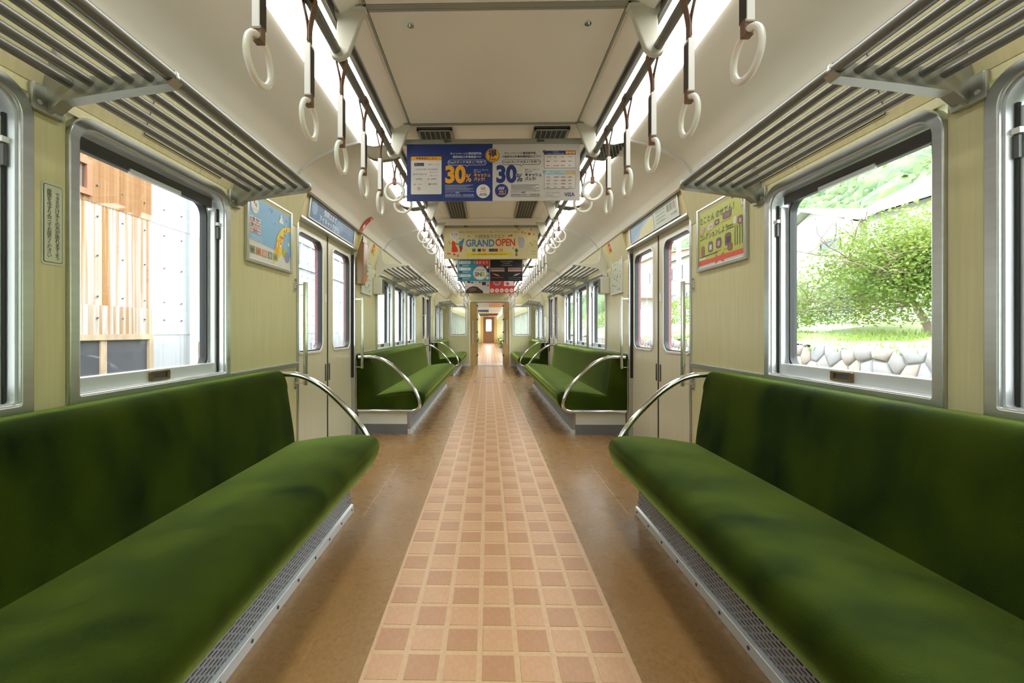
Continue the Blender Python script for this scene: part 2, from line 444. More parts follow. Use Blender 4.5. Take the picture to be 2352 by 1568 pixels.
# ------------------------------------------------------------------ walls
def wall_top_prof(s):
    return [(s*W, SEAM), (s*COVE_B[0], COVE_B[1]), (s*(COVE_B[0]+0.10), COVE_B[1]+0.02), (s*1.41, 1.98), (s*1.41, SEAM)]
for s in (-1, 1):
    side = SIDE[s]
    w = thing(f'wall_{side}', (s*W, 5.2, 0), f'{side} wall of cream wood-grain laminate panels', 'wall', kind='structure')
    # solid stretches between openings
    ops = sorted([(a, b, 'w') for bay in BAYS for a, b in bay] + [(a, b, 'd') for a, b in DOORS])
    y = Y_BACK
    for a, b, k in ops + [(Y_END, Y_END, 'e')]:
        big = (a - y) > 0.3
        if a - y > 0.005:
            ya, yb = y - (0.02 if not big else 0.0), a
            MB().box(s*W, s*(W+0.10), y, a, 0.0, SEAM-0.002).build('wall_panel', 'wall', w, bevel=0.0015)
        if k == 'w':
            MB().box(s*W, s*(W+0.10), a, b, 0.0, WZ0+0.01).build('wall_panel', 'wall', w)
            MB().box(s*W, s*(W+0.10), a, b, WZ1-0.012, SEAM-0.002).build('wall_panel', 'wall', w)
        if k == 'd':
            # header above the door
            MB().prism_y([(s*1.285,DZ+0.004),(s*1.262,COVE_B[1]),(s*1.42,COVE_B[1]+0.02),(s*1.42,DZ+0.004)], a, b).build('door_header', 'wall_dark', w)
        y = b
    # sloping upper panels over the seats
    y = Y_BACK
    for a, b in DOORS + [(Y_END, Y_END)]:
        n = max(1, round((a - y) / 0.92))
        for i in range(n):
            ya = y + (a-y)*i/n; yb = y + (a-y)*(i+1)/n
            MB().prism_y(wall_top_prof(s), ya+0.001, yb-0.001).build('upper_panel', 'wall', w, bevel=0.0015)
        y = b
    # dado trim at sill height between window and door
    for a, b in ((2.08,2.84),(4.07,4.85),(7.49,8.26),(9.49,10.26)):
        MB().box(s*W, s*(W-0.014), a, b, 0.765, 0.795).build('dado_trim', 'alu', w, bevel=0.003)
        MB().box(s*W, s*(W-0.006), a, b, 0.0, 0.10).build('kick_plate', 'kick', w)
    # vertical trims at door edges
    for a, b in DOORS:
        for yy in (a, b):
            MB().box(s*(W-0.008), s*(W+0.03), yy-0.012, yy+0.012, 0.0, COVE_B[1]).build('door_edge_trim', 'alu', w, bevel=0.003)
        MB().box(s*(W-0.03), s*1.42, a, b, DZ-0.012, DZ+0.006).build('header_trim', 'alu', w, bevel=0.003)

# ------------------------------------------------------------------ windows
WIN_N = [0]
def window(s, y0, y1, full=True):
    WIN_N[0] += 1
    t = thing(f'window_{WIN_N[0]}', (s*W, (y0+y1)/2, WZ0), kind='structure')
    tag(t, f'aluminium framed window with rounded top corners in the {SIDE[s]} wall, spanning {y0:.1f} to {y1:.1f} metres along', 'window')
    o = rr(y0, y1, WZ0, WZ1, 0.085, 0.012, 8)
    i = rr(y0+0.034, y1-0.034, WZ0+0.034, WZ1-0.034, 0.060, 0.008, 8)
    MB().ring_x(o, i, s*(W-0.013), s*(W+0.02)).build('outer_frame', 'alu', t, smooth=35, bevel=0.004)
    i2 = rr(y0+0.040, y1-0.040, WZ0+0.04, WZ1-0.04, 0.056, 0.008, 8)
    MB().ring_x(rr(y0+0.03, y1-0.03, WZ0+0.03, WZ1-0.03, 0.062, 0.008, 8), i2, s*(W+0.0), s*(W+0.095)).build('jamb', 'alu_pale', t, smooth=35)
    # guide channels on both sides
    for yy, d in ((y0+0.040, 1), (y1-0.040, -1)):
        g = MB().box(s*(W+0.028), s*(W+0.062), min(yy,yy+d*0.022), max(yy,yy+d*0.022), WZ0+0.04, WZ1-0.10).build('guide_channel', 'alu_pale', t, bevel=0.002)
        MB().box(s*(W+0.022), s*(W+0.030), min(yy,yy+d*0.008), max(yy,yy+d*0.008), WZ0+0.04, WZ1-0.09).build('guide_seal', 'dark', g)
        MB().box(s*(W+0.016), s*(W+0.036), min(yy,yy+d*0.014), max(yy,yy+d*0.014), WZ1-0.235, WZ1-0.175).build('catch', 'darkgrey', g, bevel=0.002)
        MB().box(s*(W+0.014), s*(W+0.034), min(yy,yy+d*0.018), max(yy,yy+d*0.018), WZ1-0.172, WZ1-0.157).build('catch_cap', 'white', g)
    # sash: pale frame, black gasket, glass, bottom rail and latch
    so = rr(y0+0.058, y1-0.058, WZ0+0.05, WZ1-0.05, 0.075, 0.03, 8)
    si = rr(y0+0.074, y1-0.074, WZ0+0.066, WZ1-0.072, 0.062, 0.05, 8)
    sash = MB().ring_x(so, si, s*(W+0.060), s*(W+0.084)).build('sash', 'alu_pale', t, smooth=35)
    go = rr(y0+0.072, y1-0.072, WZ0+0.064, WZ1-0.070, 0.064, 0.05, 8)
    gi = rr(y0+0.081, y1-0.081, WZ0+0.073, WZ1-0.079, 0.057, 0.05, 8)
    MB().ring_x(go, gi, s*(W+0.056), s*(W+0.088)).build('gasket', 'dark', sash, smooth=35)
    MB().prism_x(gi, s*(W+0.070), s*(W+0.074)).build('pane', 'glass', sash)
    MB().box(s*(W+0.030), s*(W+0.066), y0+0.045, y1-0.045, WZ0+0.036, WZ0+0.086).build('bottom_rail', 'alu_pale', sash, bevel=0.003)
    MB().box(s*(W+0.042), s*(W+0.066), y0+0.06, y1-0.06, WZ1-0.090, WZ1-0.045).build('top_rail', 'darkgrey', sash, bevel=0.002)
    ym = (y0+y1)/2
    MB().box(s*(W+0.034), s*(W+0.046), ym-0.13, ym+0.13, WZ1-0.098, WZ1-0.080).build('top_latch_bar', 'alu_pale', sash, bevel=0.002)
    la = MB().ring_x(rr(ym-0.052, ym+0.052, WZ0+0.042, WZ0+0.080, 0.006, 0.006, 3), rr(ym-0.036, ym+0.036, WZ0+0.050, WZ0+0.072, 0.003, 0.003, 3), s*(W+0.022), s*(W+0.034)).build('latch', 'brass', sash, bevel=0.0015)
    MB().box(s*(W+0.0285), s*(W+0.033), ym-0.036, ym+0.036, WZ0+0.050, WZ0+0.072).build('latch_recess', 'darkgrey', la)
    MB().box(s*(W-0.012), s*(W+0.05), y0+0.03, y1-0.03, WZ0+0.020, WZ0+0.038).build('sill', 'alu', t, bevel=0.004)
    return t
for s in (-1, 1):
    for bi, bay in enumerate(BAYS):
        for wi, (a, b) in enumerate(bay):
            t = window(s, a, b)
            where = ['by the near bench', 'behind the middle bench', 'behind the far bench'][bi]
            t['label'] = f'aluminium framed sash window with latch, {ordn(wi)} window {where} on the {SIDE[s]}'

# ------------------------------------------------------------------ doors
dn = 0
for s in (-1, 1):
    for di, (a, b) in enumerate(DOORS):
        dn += 1
        t = thing(f'door_{dn}', (s*1.34, (a+b)/2, 0), f'pair of cream sliding doors with tall windows on the {SIDE[s]}, {"nearer" if di == 0 else "farther"} doorway', 'door', kind='structure')
        mid = (a+b)/2
        for (ya, yb, inner) in ((a-0.05, mid-0.003, 1), (mid+0.003, b+0.05, -1)):
            wy0, wy1 = (a+0.03, mid-0.125) if inner == 1 else (mid+0.125, b-0.03)
            wy0, wy1 = (a+0.055, mid-0.105) if inner == 1 else (mid+0.105, b-0.055)
            hole = rr(wy0, wy1, 0.850, 1.700, 0.075, 0.075, 8)
            leaf = MB().ring_x(rr(ya, yb, 0.008, DZ+0.02, 0.002, 0.002, 8), hole, s*1.340, s*1.372).build('door_leaf', 'door', t)
            fr = rr(wy0-0.014, wy1+0.014, 0.836, 1.714, 0.086, 0.086, 8)
            MB().ring_x(fr, rr(wy0+0.004, wy1-0.004, 0.854, 1.696, 0.07, 0.07, 8), s*1.333, s*1.350).build('window_frame', 'white', leaf, smooth=35, bevel=0.003)
            MB().ring_x(rr(wy0+0.001, wy1-0.001, 0.852, 1.698, 0.074, 0.074, 8), rr(wy0+0.012, wy1-0.012, 0.862, 1.688, 0.065, 0.065, 8), s*1.340, s*1.372).build('gasket', 'dark', leaf, smooth=35)
            MB().ring_x(rr(wy0-0.01, wy1+0.01, 0.84, 1.71, 0.08, 0.08, 8), rr(wy0+0.008, wy1-0.008, 0.858, 1.692, 0.066, 0.066, 8), s*1.373, s*1.395).build('outer_skin_edge', 'maroon', leaf, smooth=35)
            MB().prism_x(rr(wy0+0.008, wy1-0.008, 0.858, 1.692, 0.066, 0.066, 8), s*1.356, s*1.360).build('pane', 'glass', leaf)
            yp = mid - inner*0.04
            MB().prism_x(rr(yp-0.012, yp+0.012, 0.60, 0.74, 0.012, 0.012, 4), s*1.336, s*1.341).build('finger_pull', 'darkgrey', leaf, bevel=0.002)
            st = MB().box(s*1.337, s*1.3405, yp-0.022*1, yp+0.02, 1.235, 1.30)
            if inner == 1: st.build('sticker', 'white', leaf)
        MB().box(s*1.335, s*1.373, mid-0.006, mid+0.006, 0.01, DZ).build('meeting_rubber', 'dark', t)
        for yy, d in ((b, -1), (a, 1)):
            MB().box(s*1.313, s*1.341, min(yy,yy+d*0.016), max(yy,yy+d*0.016), 0.56, 1.73).build('edge_rubber', 'dark', t)
        MB().box(s*1.30, s*1.42, a, b, 0.0, 0.008).build('threshold', 'steel', t)
        # handrails beside the door
        for yy, q in ((a-0.04, 'near'), (b+0.005, 'far')):
            h = thing('grab_rail', (s*1.24, yy, 0.65), f'vertical steel grab rail on the {SIDE[s]} wall at the {q} edge of the {"nearer" if di == 0 else "farther"} door', 'grab rail', 'steel grab rails beside the doors')
            MB().tube([(s*1.238, yy, 0.645), (s*1.238, yy, 1.325)], 0.014, 12).build('tube', 'chrome', h, smooth=40)
            for z in (0.66, 1.31):
                m = MB().box(s*1.238, s*1.304, yy-0.006, yy+0.006, z-0.004, z+0.004)
                m.build('arm', 'chrome', h)
                MB().prism_x(rr(yy-0.013, yy+0.013, z-0.045, z+0.045, 0.012, 0.012, 4), s*1.303, s*1.3095).build('mounting_plate', 'chrome', h, bevel=0.001)
                for dz in (-0.03, 0.03):
                    MB().cyl((s*1.3015, yy, z+dz), (1,0,0), 0.005, 0.004, 8).build('screw', 'darkgrey', h)

# ------------------------------------------------------------------ back wall behind the camera
tag(MB().box(-1.42, 1.42, Y_BACK-0.08, Y_BACK, 0, 2.4).build('wall_back', 'wall'), 'cream wall behind the viewer', 'wall', kind='structure')

# ------------------------------------------------------------------ end wall with its doorway
def end_wall(yw, name, label, th=0.06, parent=None):
    t = thing(name, (0, yw, 0), label, 'wall', kind='structure') if parent is None else parent
    xs = [(-1.42,-1.155,0,2.36),(-0.655,-0.56,0,2.36),(0.60,0.70,0,2.36),(1.20,1.42,0,2.36)]
    for x0, x1, z0, z1 in xs: MB().box(x0, x1, yw, yw+th, z0, z1).build('wall_panel', 'wall', t)
    for x0, x1 in ((-1.155,-0.655),(0.70,1.20)):
        MB().box(x0, x1, yw, yw+th, 0, 0.885).build('wall_panel', 'wall', t)
        MB().box(x0, x1, yw, yw+th, 1.765, 2.36).build('wall_panel', 'wall', t)
        wf = MB().ring_y(rr(x0-0.02, x1+0.02, 0.865, 1.785, 0.085, 0.085, 6), rr(x0+0.025, x1-0.025, 0.91, 1.74, 0.06, 0.06, 6), yw-0.012, yw+th+0.01).build('window_frame', 'white', t, smooth=35, bevel=0.004)
        MB().ring_y(rr(x0+0.022, x1-0.022, 0.907, 1.743, 0.062, 0.062, 6), rr(x0+0.036, x1-0.036, 0.921, 1.729, 0.05, 0.05, 6), yw+0.004, yw+th-0.004).build('gasket', 'darkgrey', wf, smooth=35)
        MB().prism_y(rr(x0+0.03, x1-0.03, 0.915, 1.735, 0.055, 0.055, 6), yw+0.028, yw+0.032).build('pane', 'glass', wf)
    MB().box(-0.56, 0.60, yw, yw+th, 1.875, 2.36).build('wall_panel', 'wall', t)
    # ochre door surround, open doorway in the middle
    MB().ring_y(rr(-0.575, 0.615, -0.02, 1.893, 0.05, 0.004, 5), rr(-0.548, 0.588, -0.02, 1.866, 0.04, 0.004, 5), yw-0.012, yw+th).build('door_trim', 'white', t, smooth=40)
    for x0, x1, s in ((-0.548,-0.345,-1),(0.425,0.588,1)):
        p = MB().box(x0, x1, yw+0.02, yw+th+0.02, 0.0, 1.866).build('pocket_panel', 'ochre', t, bevel=0.004)
        xm = -0.47 if s < 0 else 0.515
        MB().tube([(xm, yw-0.005, 0.62), (xm, yw-0.005, 1.33)], 0.014, 8).box(xm-0.006, xm+0.006, yw-0.005, yw+0.02, 0.63, 0.66).box(xm-0.006, xm+0.006, yw-0.005, yw+0.02, 1.29, 1.32).build('grab_handle', 'cream', p, smooth=40)
        xi = x1 if s < 0 else x0
        MB().box(xi-0.012, xi+0.012, yw+0.01, yw+th+0.05, 0, 1.866).build('door_edge', 'alu', p)
        for z in (0.3, 0.72, 0.98, 1.35, 1.75):
            MB().box(xi-0.02, xi+0.02, yw+0.005, yw+0.03, z-0.02, z+0.02).build('hinge', 'darkgrey', p)
    MB().box(-0.56, 0.60, yw-0.01, yw+th+0.25, -0.02, 0.012).build('door_sill', 'steel', t)
    return t
end_wall(Y_END, 'wall_end', 'far end wall with open ochre doorway between two rounded windows')
tag(MB().box(-1.30, -0.58, Y_END-0.008, Y_END, 0.0, 0.06).box(0.62, 1.30, Y_END-0.008, Y_END, 0.0, 0.06).build('baseboard_end', 'alu_pale'), 'pale metal baseboard along the far end wall', 'baseboard', kind='structure')
# ------------------------------------------------------------------ bench seats
def loft_y(prof, y0, y1, round_=0.03, crown=0.0):
    """profile XZ lofted along Y with softly rounded ends"""
    cx = sum(p[0] for p in prof)/len(prof); cz = sum(p[1] for p in prof)/len(prof)
    n = len(prof); m = MB(); rings = []
    ts = []
    K = 5
    for k in range(K+1):
        a = math.pi/2*k/K; ts.append((y0 + round_*(1-math.sin(a)), round_*(1-math.cos(a)) if False else round_*(1-math.cos(math.pi/2-a))))
    ts = [(y0 + round_*(1-math.cos(math.pi/2*k/K)), round_*(1-math.sin(math.pi/2*k/K))) for k in range(K+1)]
    L = max(2, int((y1-y0)/0.25))
    mid = [(y0+round_ + (y1-y0-2*round_)*k/L, 0.0) for k in range(1, L)]
    te = [(y1 - (t[0]-y0), t[1]) for t in reversed(ts)]
    vs = []; rows = ts + mid + te
    for y, ins in rows:
        for x, z in prof:
            dx, dz = x-cx, z-cz
            vs.append((x - (ins*dx/max(abs(dx),0.02) if abs(dx) > 0.02 else 0), y, z - (ins*dz/max(abs(dz),0.02) if abs(dz) > 0.02 else 0)))
    fs = []
    for r in range(len(rows)-1):
        for i in range(n):
            j = (i+1) % n
            fs.append((r*n+i, r*n+j, (r+1)*n+j, (r+1)*n+i))
    fs += [tuple(range(n)), tuple(range((len(rows)-1)*n, len(rows)*n))[::-1]]
    return m.add(vs, fs)
def bench(s, y0, y1, near_arm, far_arm, label, grp):
    t = thing('bench_seat', (s*1.0, (y0+y1)/2, 0), label, 'bench seat', grp)
    top = catmull([(0.672,0,0.262),(0.652,0,0.305),(0.640,0,0.355),(0.650,0,0.392),(0.690,0,0.415),(0.78,0,0.421),(0.90,0,0.412),(1.02,0,0.396),(1.14,0,0.376)], 4)
    prof = [(s*p.x, p.z) for p in top] + [(s*1.15, 0.30), (s*1.15, 0.245), (s*0.90, 0.245), (s*0.70, 0.25)]
    c = loft_y(prof, y0, y1, 0.018).build('seat_cushion', 'velvet', t, smooth=50)
    bk = catmull([(1.118,0,0.362),(1.128,0,0.45),(1.145,0,0.56),(1.160,0,0.66),(1.172,0,0.725),(1.192,0,0.764),(1.225,0,0.780),(1.295,0,0.777)], 4)
    prof = [(s*p.x, p.z) for p in bk] + [(s*1.299, 0.60), (s*1.299, 0.36)]
    loft_y(prof, y0, y1, 0.016).build('backrest', 'velvet', t, smooth=50)
    # base: end panels, perforated heater grille, kick strip
    b0, b1 = y0+0.02, y1-0.05
    base = MB().box(s*0.815, s*1.30, b0, b1, 0.0, 0.246).build('base', 'cream', t, bevel=0.004)
    MB().box(s*0.812, s*1.302, b0-0.004, b1+0.004, 0.0, 0.098).build('base_kick', 'kick', base)
    MB().prism_y([(s*0.776,0.0),(s*0.776,0.040),(s*0.792,0.046),(s*0.815,0.046),(s*0.815,0.0)], b0-0.006, b1+0.006).build('kick_strip', 'alu_pale', t, bevel=0.002)
    sc = MB(); y = b0+0.08
    while y < b1:
        sc.cyl((s*0.775, y, 0.022), (1,0,0), 0.006, 0.004, 8); y += 0.165
    sc.build('kick_screws', 'darkgrey', t)
    # grille: solid rails with bars between real slots
    gx0, gx1, gz0, gz1 = 0.788, 0.812, 0.046, 0.245
    def gp(y, f): return (s*(gx0+(gx1-gx0)*f), y, gz0+(gz1-gz0)*f)
    for yy in (b0, b1): MB().add([gp(yy,0),gp(yy,1),(s*0.818,yy,gz1),(s*0.818,yy,gz0)],[(0,1,2,3)]).build('grille_end', 'steel', t)
    g = MB(); rows = 17; hb = 0.31/17
    for r in range(rows+1):
        f0 = r/rows - hb if r else 0; f1 = r/rows + hb if r < rows else 1
        g.add([gp(b0,f0),gp(b1,f0),gp(b1,f1),gp(b0,f1)], [(0,1,2,3)])
    sp = 0.032
    for r in range(rows):
        f0 = r/rows+hb; f1 = (r+1)/rows-hb
        if r >= rows: continue
        y = b0 + (sp/2 if r % 2 else 0.0)
        while y < b1-0.01:
            g.add([gp(y,f0),gp(min(b1,y+0.008),f0),gp(min(b1,y+0.008),f1),gp(y,f1)], [(0,1,2,3)]); y += sp
    tag(g.build('heater_grille', 'perf', t, recalc=False), kind='stuff')
    MB().box(s*0.814, s*0.8155, b0, b1, 0.04, 0.246).build('grille_backing', 'dark', t)
    arm = [(1.285,0.752),(1.20,0.755),(1.13,0.752),(1.05,0.728),(0.95,0.665),(0.85,0.572),(0.765,0.475),(0.712,0.385),(0.690,0.315),(0.700,0.262),(0.745,0.236),(0.83,0.232),(1.29,0.232)]
    for on, yy in ((near_arm, y0-0.02), (far_arm, y1+0.02)):
        if on:
            a = MB().tube([(s*p.x, yy, p.z) for p in catmull([(x,0,z) for x,z in arm], 5)], 0.0175, 12).build('armrest', 'chrome', t, smooth=60)
            MB().cyl((s*1.303, yy, 0.752), (1,0,0), 0.032, 0.010, 14).build('wall_flange', 'chrome', a, smooth=40)
    if near_arm:      # end panel of the seat as seen from the door
        MB().prism_y([(s*0.70,0.25),(s*0.685,0.33),(s*0.70,0.38),(s*0.78,0.395),(s*1.13,0.365),(s*1.19,0.74),(s*1.30,0.755),(s*1.30,0.25)], y0-0.006, y0+0.012).build('end_board', 'velvet', t)
    return t
for s in (-1, 1):
    bench(s, -1.9, 2.40, False, True, f'long dark green velvet bench seat in the {SIDE[s]} foreground', 'green bench seats')
    bench(s, 4.13, 7.80, True, True, f'green velvet bench seat along the {SIDE[s]} wall beyond the near door', 'green bench seats')
    bench(s, 9.58, 12.36, True, False, f'short green velvet bench seat at the far {SIDE[s]} by the end wall', 'green bench seats')

# ------------------------------------------------------------------ luggage racks
def rack(s, y0, y1, brackets, label, plate):
    t = thing('luggage_rack', (s*1.1, (y0+y1)/2, 1.7), label, 'luggage rack', 'tubular luggage racks')
    for k in range(6):
        x = 0.934 + 0.0585*k; z = 1.728 - 0.0036*k
        MB().tube([(s*x, y0, z), (s*x, y1, z)], 0.0175 if k == 0 else 0.0135, 10).build('rack_bar', 'rackbar', t, smooth=50)
    for yb in brackets:
        top = [(0.915,1.722),(0.918,1.742),(0.935,1.750),(0.96,1.746),(1.12,1.728),(1.20,1.735),(1.26,1.79),(1.285,1.84),(1.292,1.85),(1.302,1.80),(1.308,1.62),(1.27,1.635),(1.24,1.662),(1.10,1.684),(0.935,1.706)]
        b = MB().prism_y([(s*x, z) for x, z in top], yb-0.007, yb+0.007).build('bracket', 'rackcast', t, bevel=0.003)
        low = [(0.916,1.716),(0.935,1.699),(1.10,1.677),(1.24,1.655),(1.27,1.630),(1.27,1.638),(1.24,1.663),(1.10,1.685),(0.935,1.707)]
        MB().prism_y([(s*x, z) for x, z in low], yb-0.018, yb+0.018).build('bracket_flange', 'rackcast', b)
        MB().box(s*1.292, s*1.309, yb-0.045, yb+0.045, 1.622, 1.70).build('mount_foot', 'rackcast', b, bevel=0.006)
        for dy in (-0.03, 0.03):
            MB().cyl((s*1.2905, yb+dy, 1.645), (1,0,0), 0.0075, 0.006, 10).build('screw', 'chrome', b, smooth=40)
    if plate:
        MB().prism_y([(s*x, z) for x, z in ((1.30,1.60),(1.25,1.63),(1.20,1.70),(0.93,1.745),(0.93,1.76),(1.18,1.765),(1.215,1.80),(1.225,1.95),(1.30,1.95))], y0-0.012, y0+0.0).build('end_plate', 'cream', t, bevel=0.004)
    return t
for s in (-1, 1):
    rack(s, -1.9, 2.125, (-1.525,-0.615,0.295,1.205,2.115), f'grey tubular luggage rack above the near {SIDE[s]} windows', False)
    rack(s, 4.80, 7.62, (5.715,6.625,7.60), f'grey tubular luggage rack above the middle {SIDE[s]} windows', True)
    rack(s, 10.15, 12.38, (11.12,), f'small luggage rack at the far {SIDE[s]} corner by the end wall', True)
# small access doors drawn on the upper wall: dark edge lines and a lock
for s, y0, y1 in ((-1, 1.55, 2.0), (1, 1.45, 2.35)):
    e = MB()
    def up(y, f, d=0.001):
        x = W + (COVE_B[0]-W)*f; z = SEAM + (COVE_B[1]-SEAM)*f
        return (s*(x-0.0035-d), y, z)
    def strip(ya, fa, yb, fb, wdt=0.004):
        if abs(ya-yb) < 1e-6: e.add([up(ya-wdt/2,fa), up(ya+wdt/2,fa), up(ya+wdt/2,fb), up(ya-wdt/2,fb)], [(0,1,2,3)])
        else: e.add([up(ya,fa-0.008), up(yb,fb-0.008), up(yb,fb+0.008), up(ya,fa+0.008)], [(0,1,2,3)])
    strip(y0, 0.1, y0, 0.95); strip(y1, 0.1, y1, 0.95); strip(y0, 0.1, y1, 0.1)
    a = e.build('access_panel', 'dark')
    tag(a, f'thin dark outline of an access panel above the {SIDE[s]} luggage rack', 'access panel')
    p = up((y0+y1)/2, 0.3, 0.004)
    MB().cyl(p, (1,0,0.4), 0.010, 0.008, 10).build('lock', 'darkgrey', a)

# ------------------------------------------------------------------ ceiling rails with their hangers
PXR, PZR = 0.590, 2.040
for s in (-1, 1):
    t = thing('ceiling_rail', (s*PXR, 5.2, PZR), f'long grey tube rail under the {SIDE[s]} ceiling lights carrying the hand straps', 'rail', 'ceiling strap rails')
    MB().tube([(s*PXR, y, PZR) for y in (-1.9, 2.0, 6.0, 9.0, 12.35)], 0.0165, 14).build('tube', 'rail', t, smooth=50)
    for yb in (1.575, 2.475, 3.93, 4.62, 6.75, 8.85, 10.9):
        prof = [(0.485,2.197),(0.607,2.197),(0.604,2.176),(0.588,2.120),(0.580,2.070),(0.566,2.056),(0.563,2.034),(0.573,2.016),(0.592,2.014),(0.609,2.026),(0.612,2.044),(0.603,2.058)]
        prof = [(0.484,2.197),(0.606,2.197),(0.603,2.178),(0.587,2.150),(0.592,2.085),(0.612,2.056),(0.617,2.036),(0.607,2.014),(0.588,2.007),(0.565,2.010),(0.545,2.028),(0.520,2.090),(0.500,2.150),(0.486,2.178)]
        h = MB().prism_y([(s*x, z) for x, z in prof], yb-0.013, yb+0.013).build('hanger', 'cream', t, bevel=0.005)
        MB().box(s*0.480, s*0.612, yb-0.02, yb+0.02, 2.184, 2.199).build('hanger_plate', 'cream', h, bevel=0.004)

# ------------------------------------------------------------------ hand straps
def strap_meshes():
    """two prototypes at the origin: a long one whose ring lies along the car, a short one whose ring lies across"""
    out = {}
    for kind in ('long', 'short'):
        drop = 0.303 if kind == 'long' else 0.13
        parts = {}
        belt = MB()
        # loop over the rail: two legs meeting under it, as a flat strap seen edge-on
        wy = 0.0135
        for sg in (-1, 1):
            P = catmull([(0.0,0,0.0195),(sg*0.014,0,0.014),(sg*0.0195,0,0.0),(sg*0.017,0,-0.02),(sg*0.009,0,-0.055),(sg*0.0025,0,-0.095),(sg*0.0025,0,-0.135 if kind == 'long' else -drop+0.0)], 4)
            vs = []; n = len(P)
            for p in P:
                for dy in (-wy, wy):
                    for th in (-0.0014, 0.0014): vs.append((p.x+sg*th, dy, p.z))
            fs = []
            for i in range(n-1):
                a = i*4; b = a+4
                fs += [(a,a+2,b+2,b),(a+1,b+1,b+3,a+3),(a,b,b+1,a+1),(a+2,a+3,b+3,b+2)]
            belt.add(vs, fs)
        if kind == 'long': belt.box(-0.003, 0.003, -0.011, 0.011, -drop, -0.09)
        parts['belt'] = (belt, 'leather', 50)
        zb = -drop
        rc = zb - 0.062 - 0.012                        # ring centre
        # leather keeper hugging the ring top
        kp = MB()
        if kind == 'long': kp.box(-0.011, 0.011, -0.010, 0.010, rc+0.042, zb+0.006)
        else: kp.box(-0.010, 0.010, -0.011, 0.011, rc+0.042, zb+0.006)
        parts['keeper'] = (kp, 'leather', None)
        ring = MB(); pts = []
        for k in range(36):
            a = 2*math.pi*k/36
            r1 = 0.056
            pts.append((0, r1*math.sin(a), rc + r1*math.cos(a)) if kind == 'long' else (r1*math.sin(a), 0, rc + r1*math.cos(a)))
        ring.tube(pts, 0.0085, 10, closed=True)
        parts['ring'] = (ring, 'ring', 60)
        if kind == 'long':
            sl = MB().box(-0.0095, 0.0095, -0.017, 0.017, zb-0.002, zb+0.158)
            parts['sleeve'] = (sl, 'white', None)
            ad = MB().box(-0.0102, 0.0102, -0.0145, 0.0145, zb+0.004, zb+0.148)
            parts['advert_strip'] = (ad, 'strap_ad', None)
        out[kind] = parts
    return out
m_, nt_, b_ = _nt('strap_advert_print')
N_, L_ = nt_.nodes, nt_.links
tc_ = N_.new('ShaderNodeTexCoord'); br_ = N_.new('ShaderNodeTexBrick'); mp_ = N_.new('ShaderNodeMapping')
mp_.inputs['Rotation'].default_value = (math.pi/2, 0, math.pi/2); mp_.inputs['Scale'].default_value = (60, 60, 60)
L_.new(tc_.outputs['Object'], mp_.inputs[0]); L_.new(mp_.outputs[0], br_.inputs['Vector'])
br_.inputs['Color1'].default_value = (0.012, 0.011, 0.012, 1); br_.inputs['Color2'].default_value = (0.03, 0.012, 0.01, 1); br_.inputs['Mortar'].default_value = (0.14, 0.10, 0.08, 1)
br_.inputs['Mortar Size'].default_value = 0.03; br_.inputs['Brick Width'].default_value = 0.9; br_.inputs['Row Height'].default_value = 0.8
L_.new(br_.outputs['Color'], b_.inputs['Base Color']); b_.inputs['Roughness'].default_value = 0.3
M['strap_ad'] = m_
PROTO = {}
def strap(s, y, kind, idx):
    loc = (s*PXR, y, PZR)
    desc = 'long sleeved hand strap with white ring' if kind == 'long' else 'short hand strap with white ring'
    lab = f'{desc}, {ordn(idx)} from viewer on {SIDE[s]} rail'
    if kind not in PROTO:
        t = thing('hand_strap', loc, lab, 'hand strap', 'hand straps on the ceiling rails')
        WL[t] = Vector((0,0,0))
        for nm, (mb, mt, sm_) in SM[kind].items():
            mb.build(nm, mt, t, smooth=sm_, bevel=0.0015 if nm in ('sleeve','keeper') else 0)
        PROTO[kind] = t
        return t
    p = PROTO[kind]
    c = copy_tree(p, Vector(loc) - Vector(p.location))
    c['label'] = lab
    return c
SM = strap_meshes()
ys = [(1.034+0.294*i, 'long') for i in range(5)] + [(2.545,'short'),(2.80,'short'),(3.75,'short'),(4.02,'short'),(4.30,'short')]
ys += [(4.62+0.292*i, 'long') for i in range(11)] + [(7.95,'short'),(8.25,'short'),(9.2,'short'),(9.5,'short')] + [(9.85+0.29*i, 'long') for i in range(8)]
for s in (-1, 1):
    for i, (y, k) in enumerate(ys): strap(s, y, k, i)

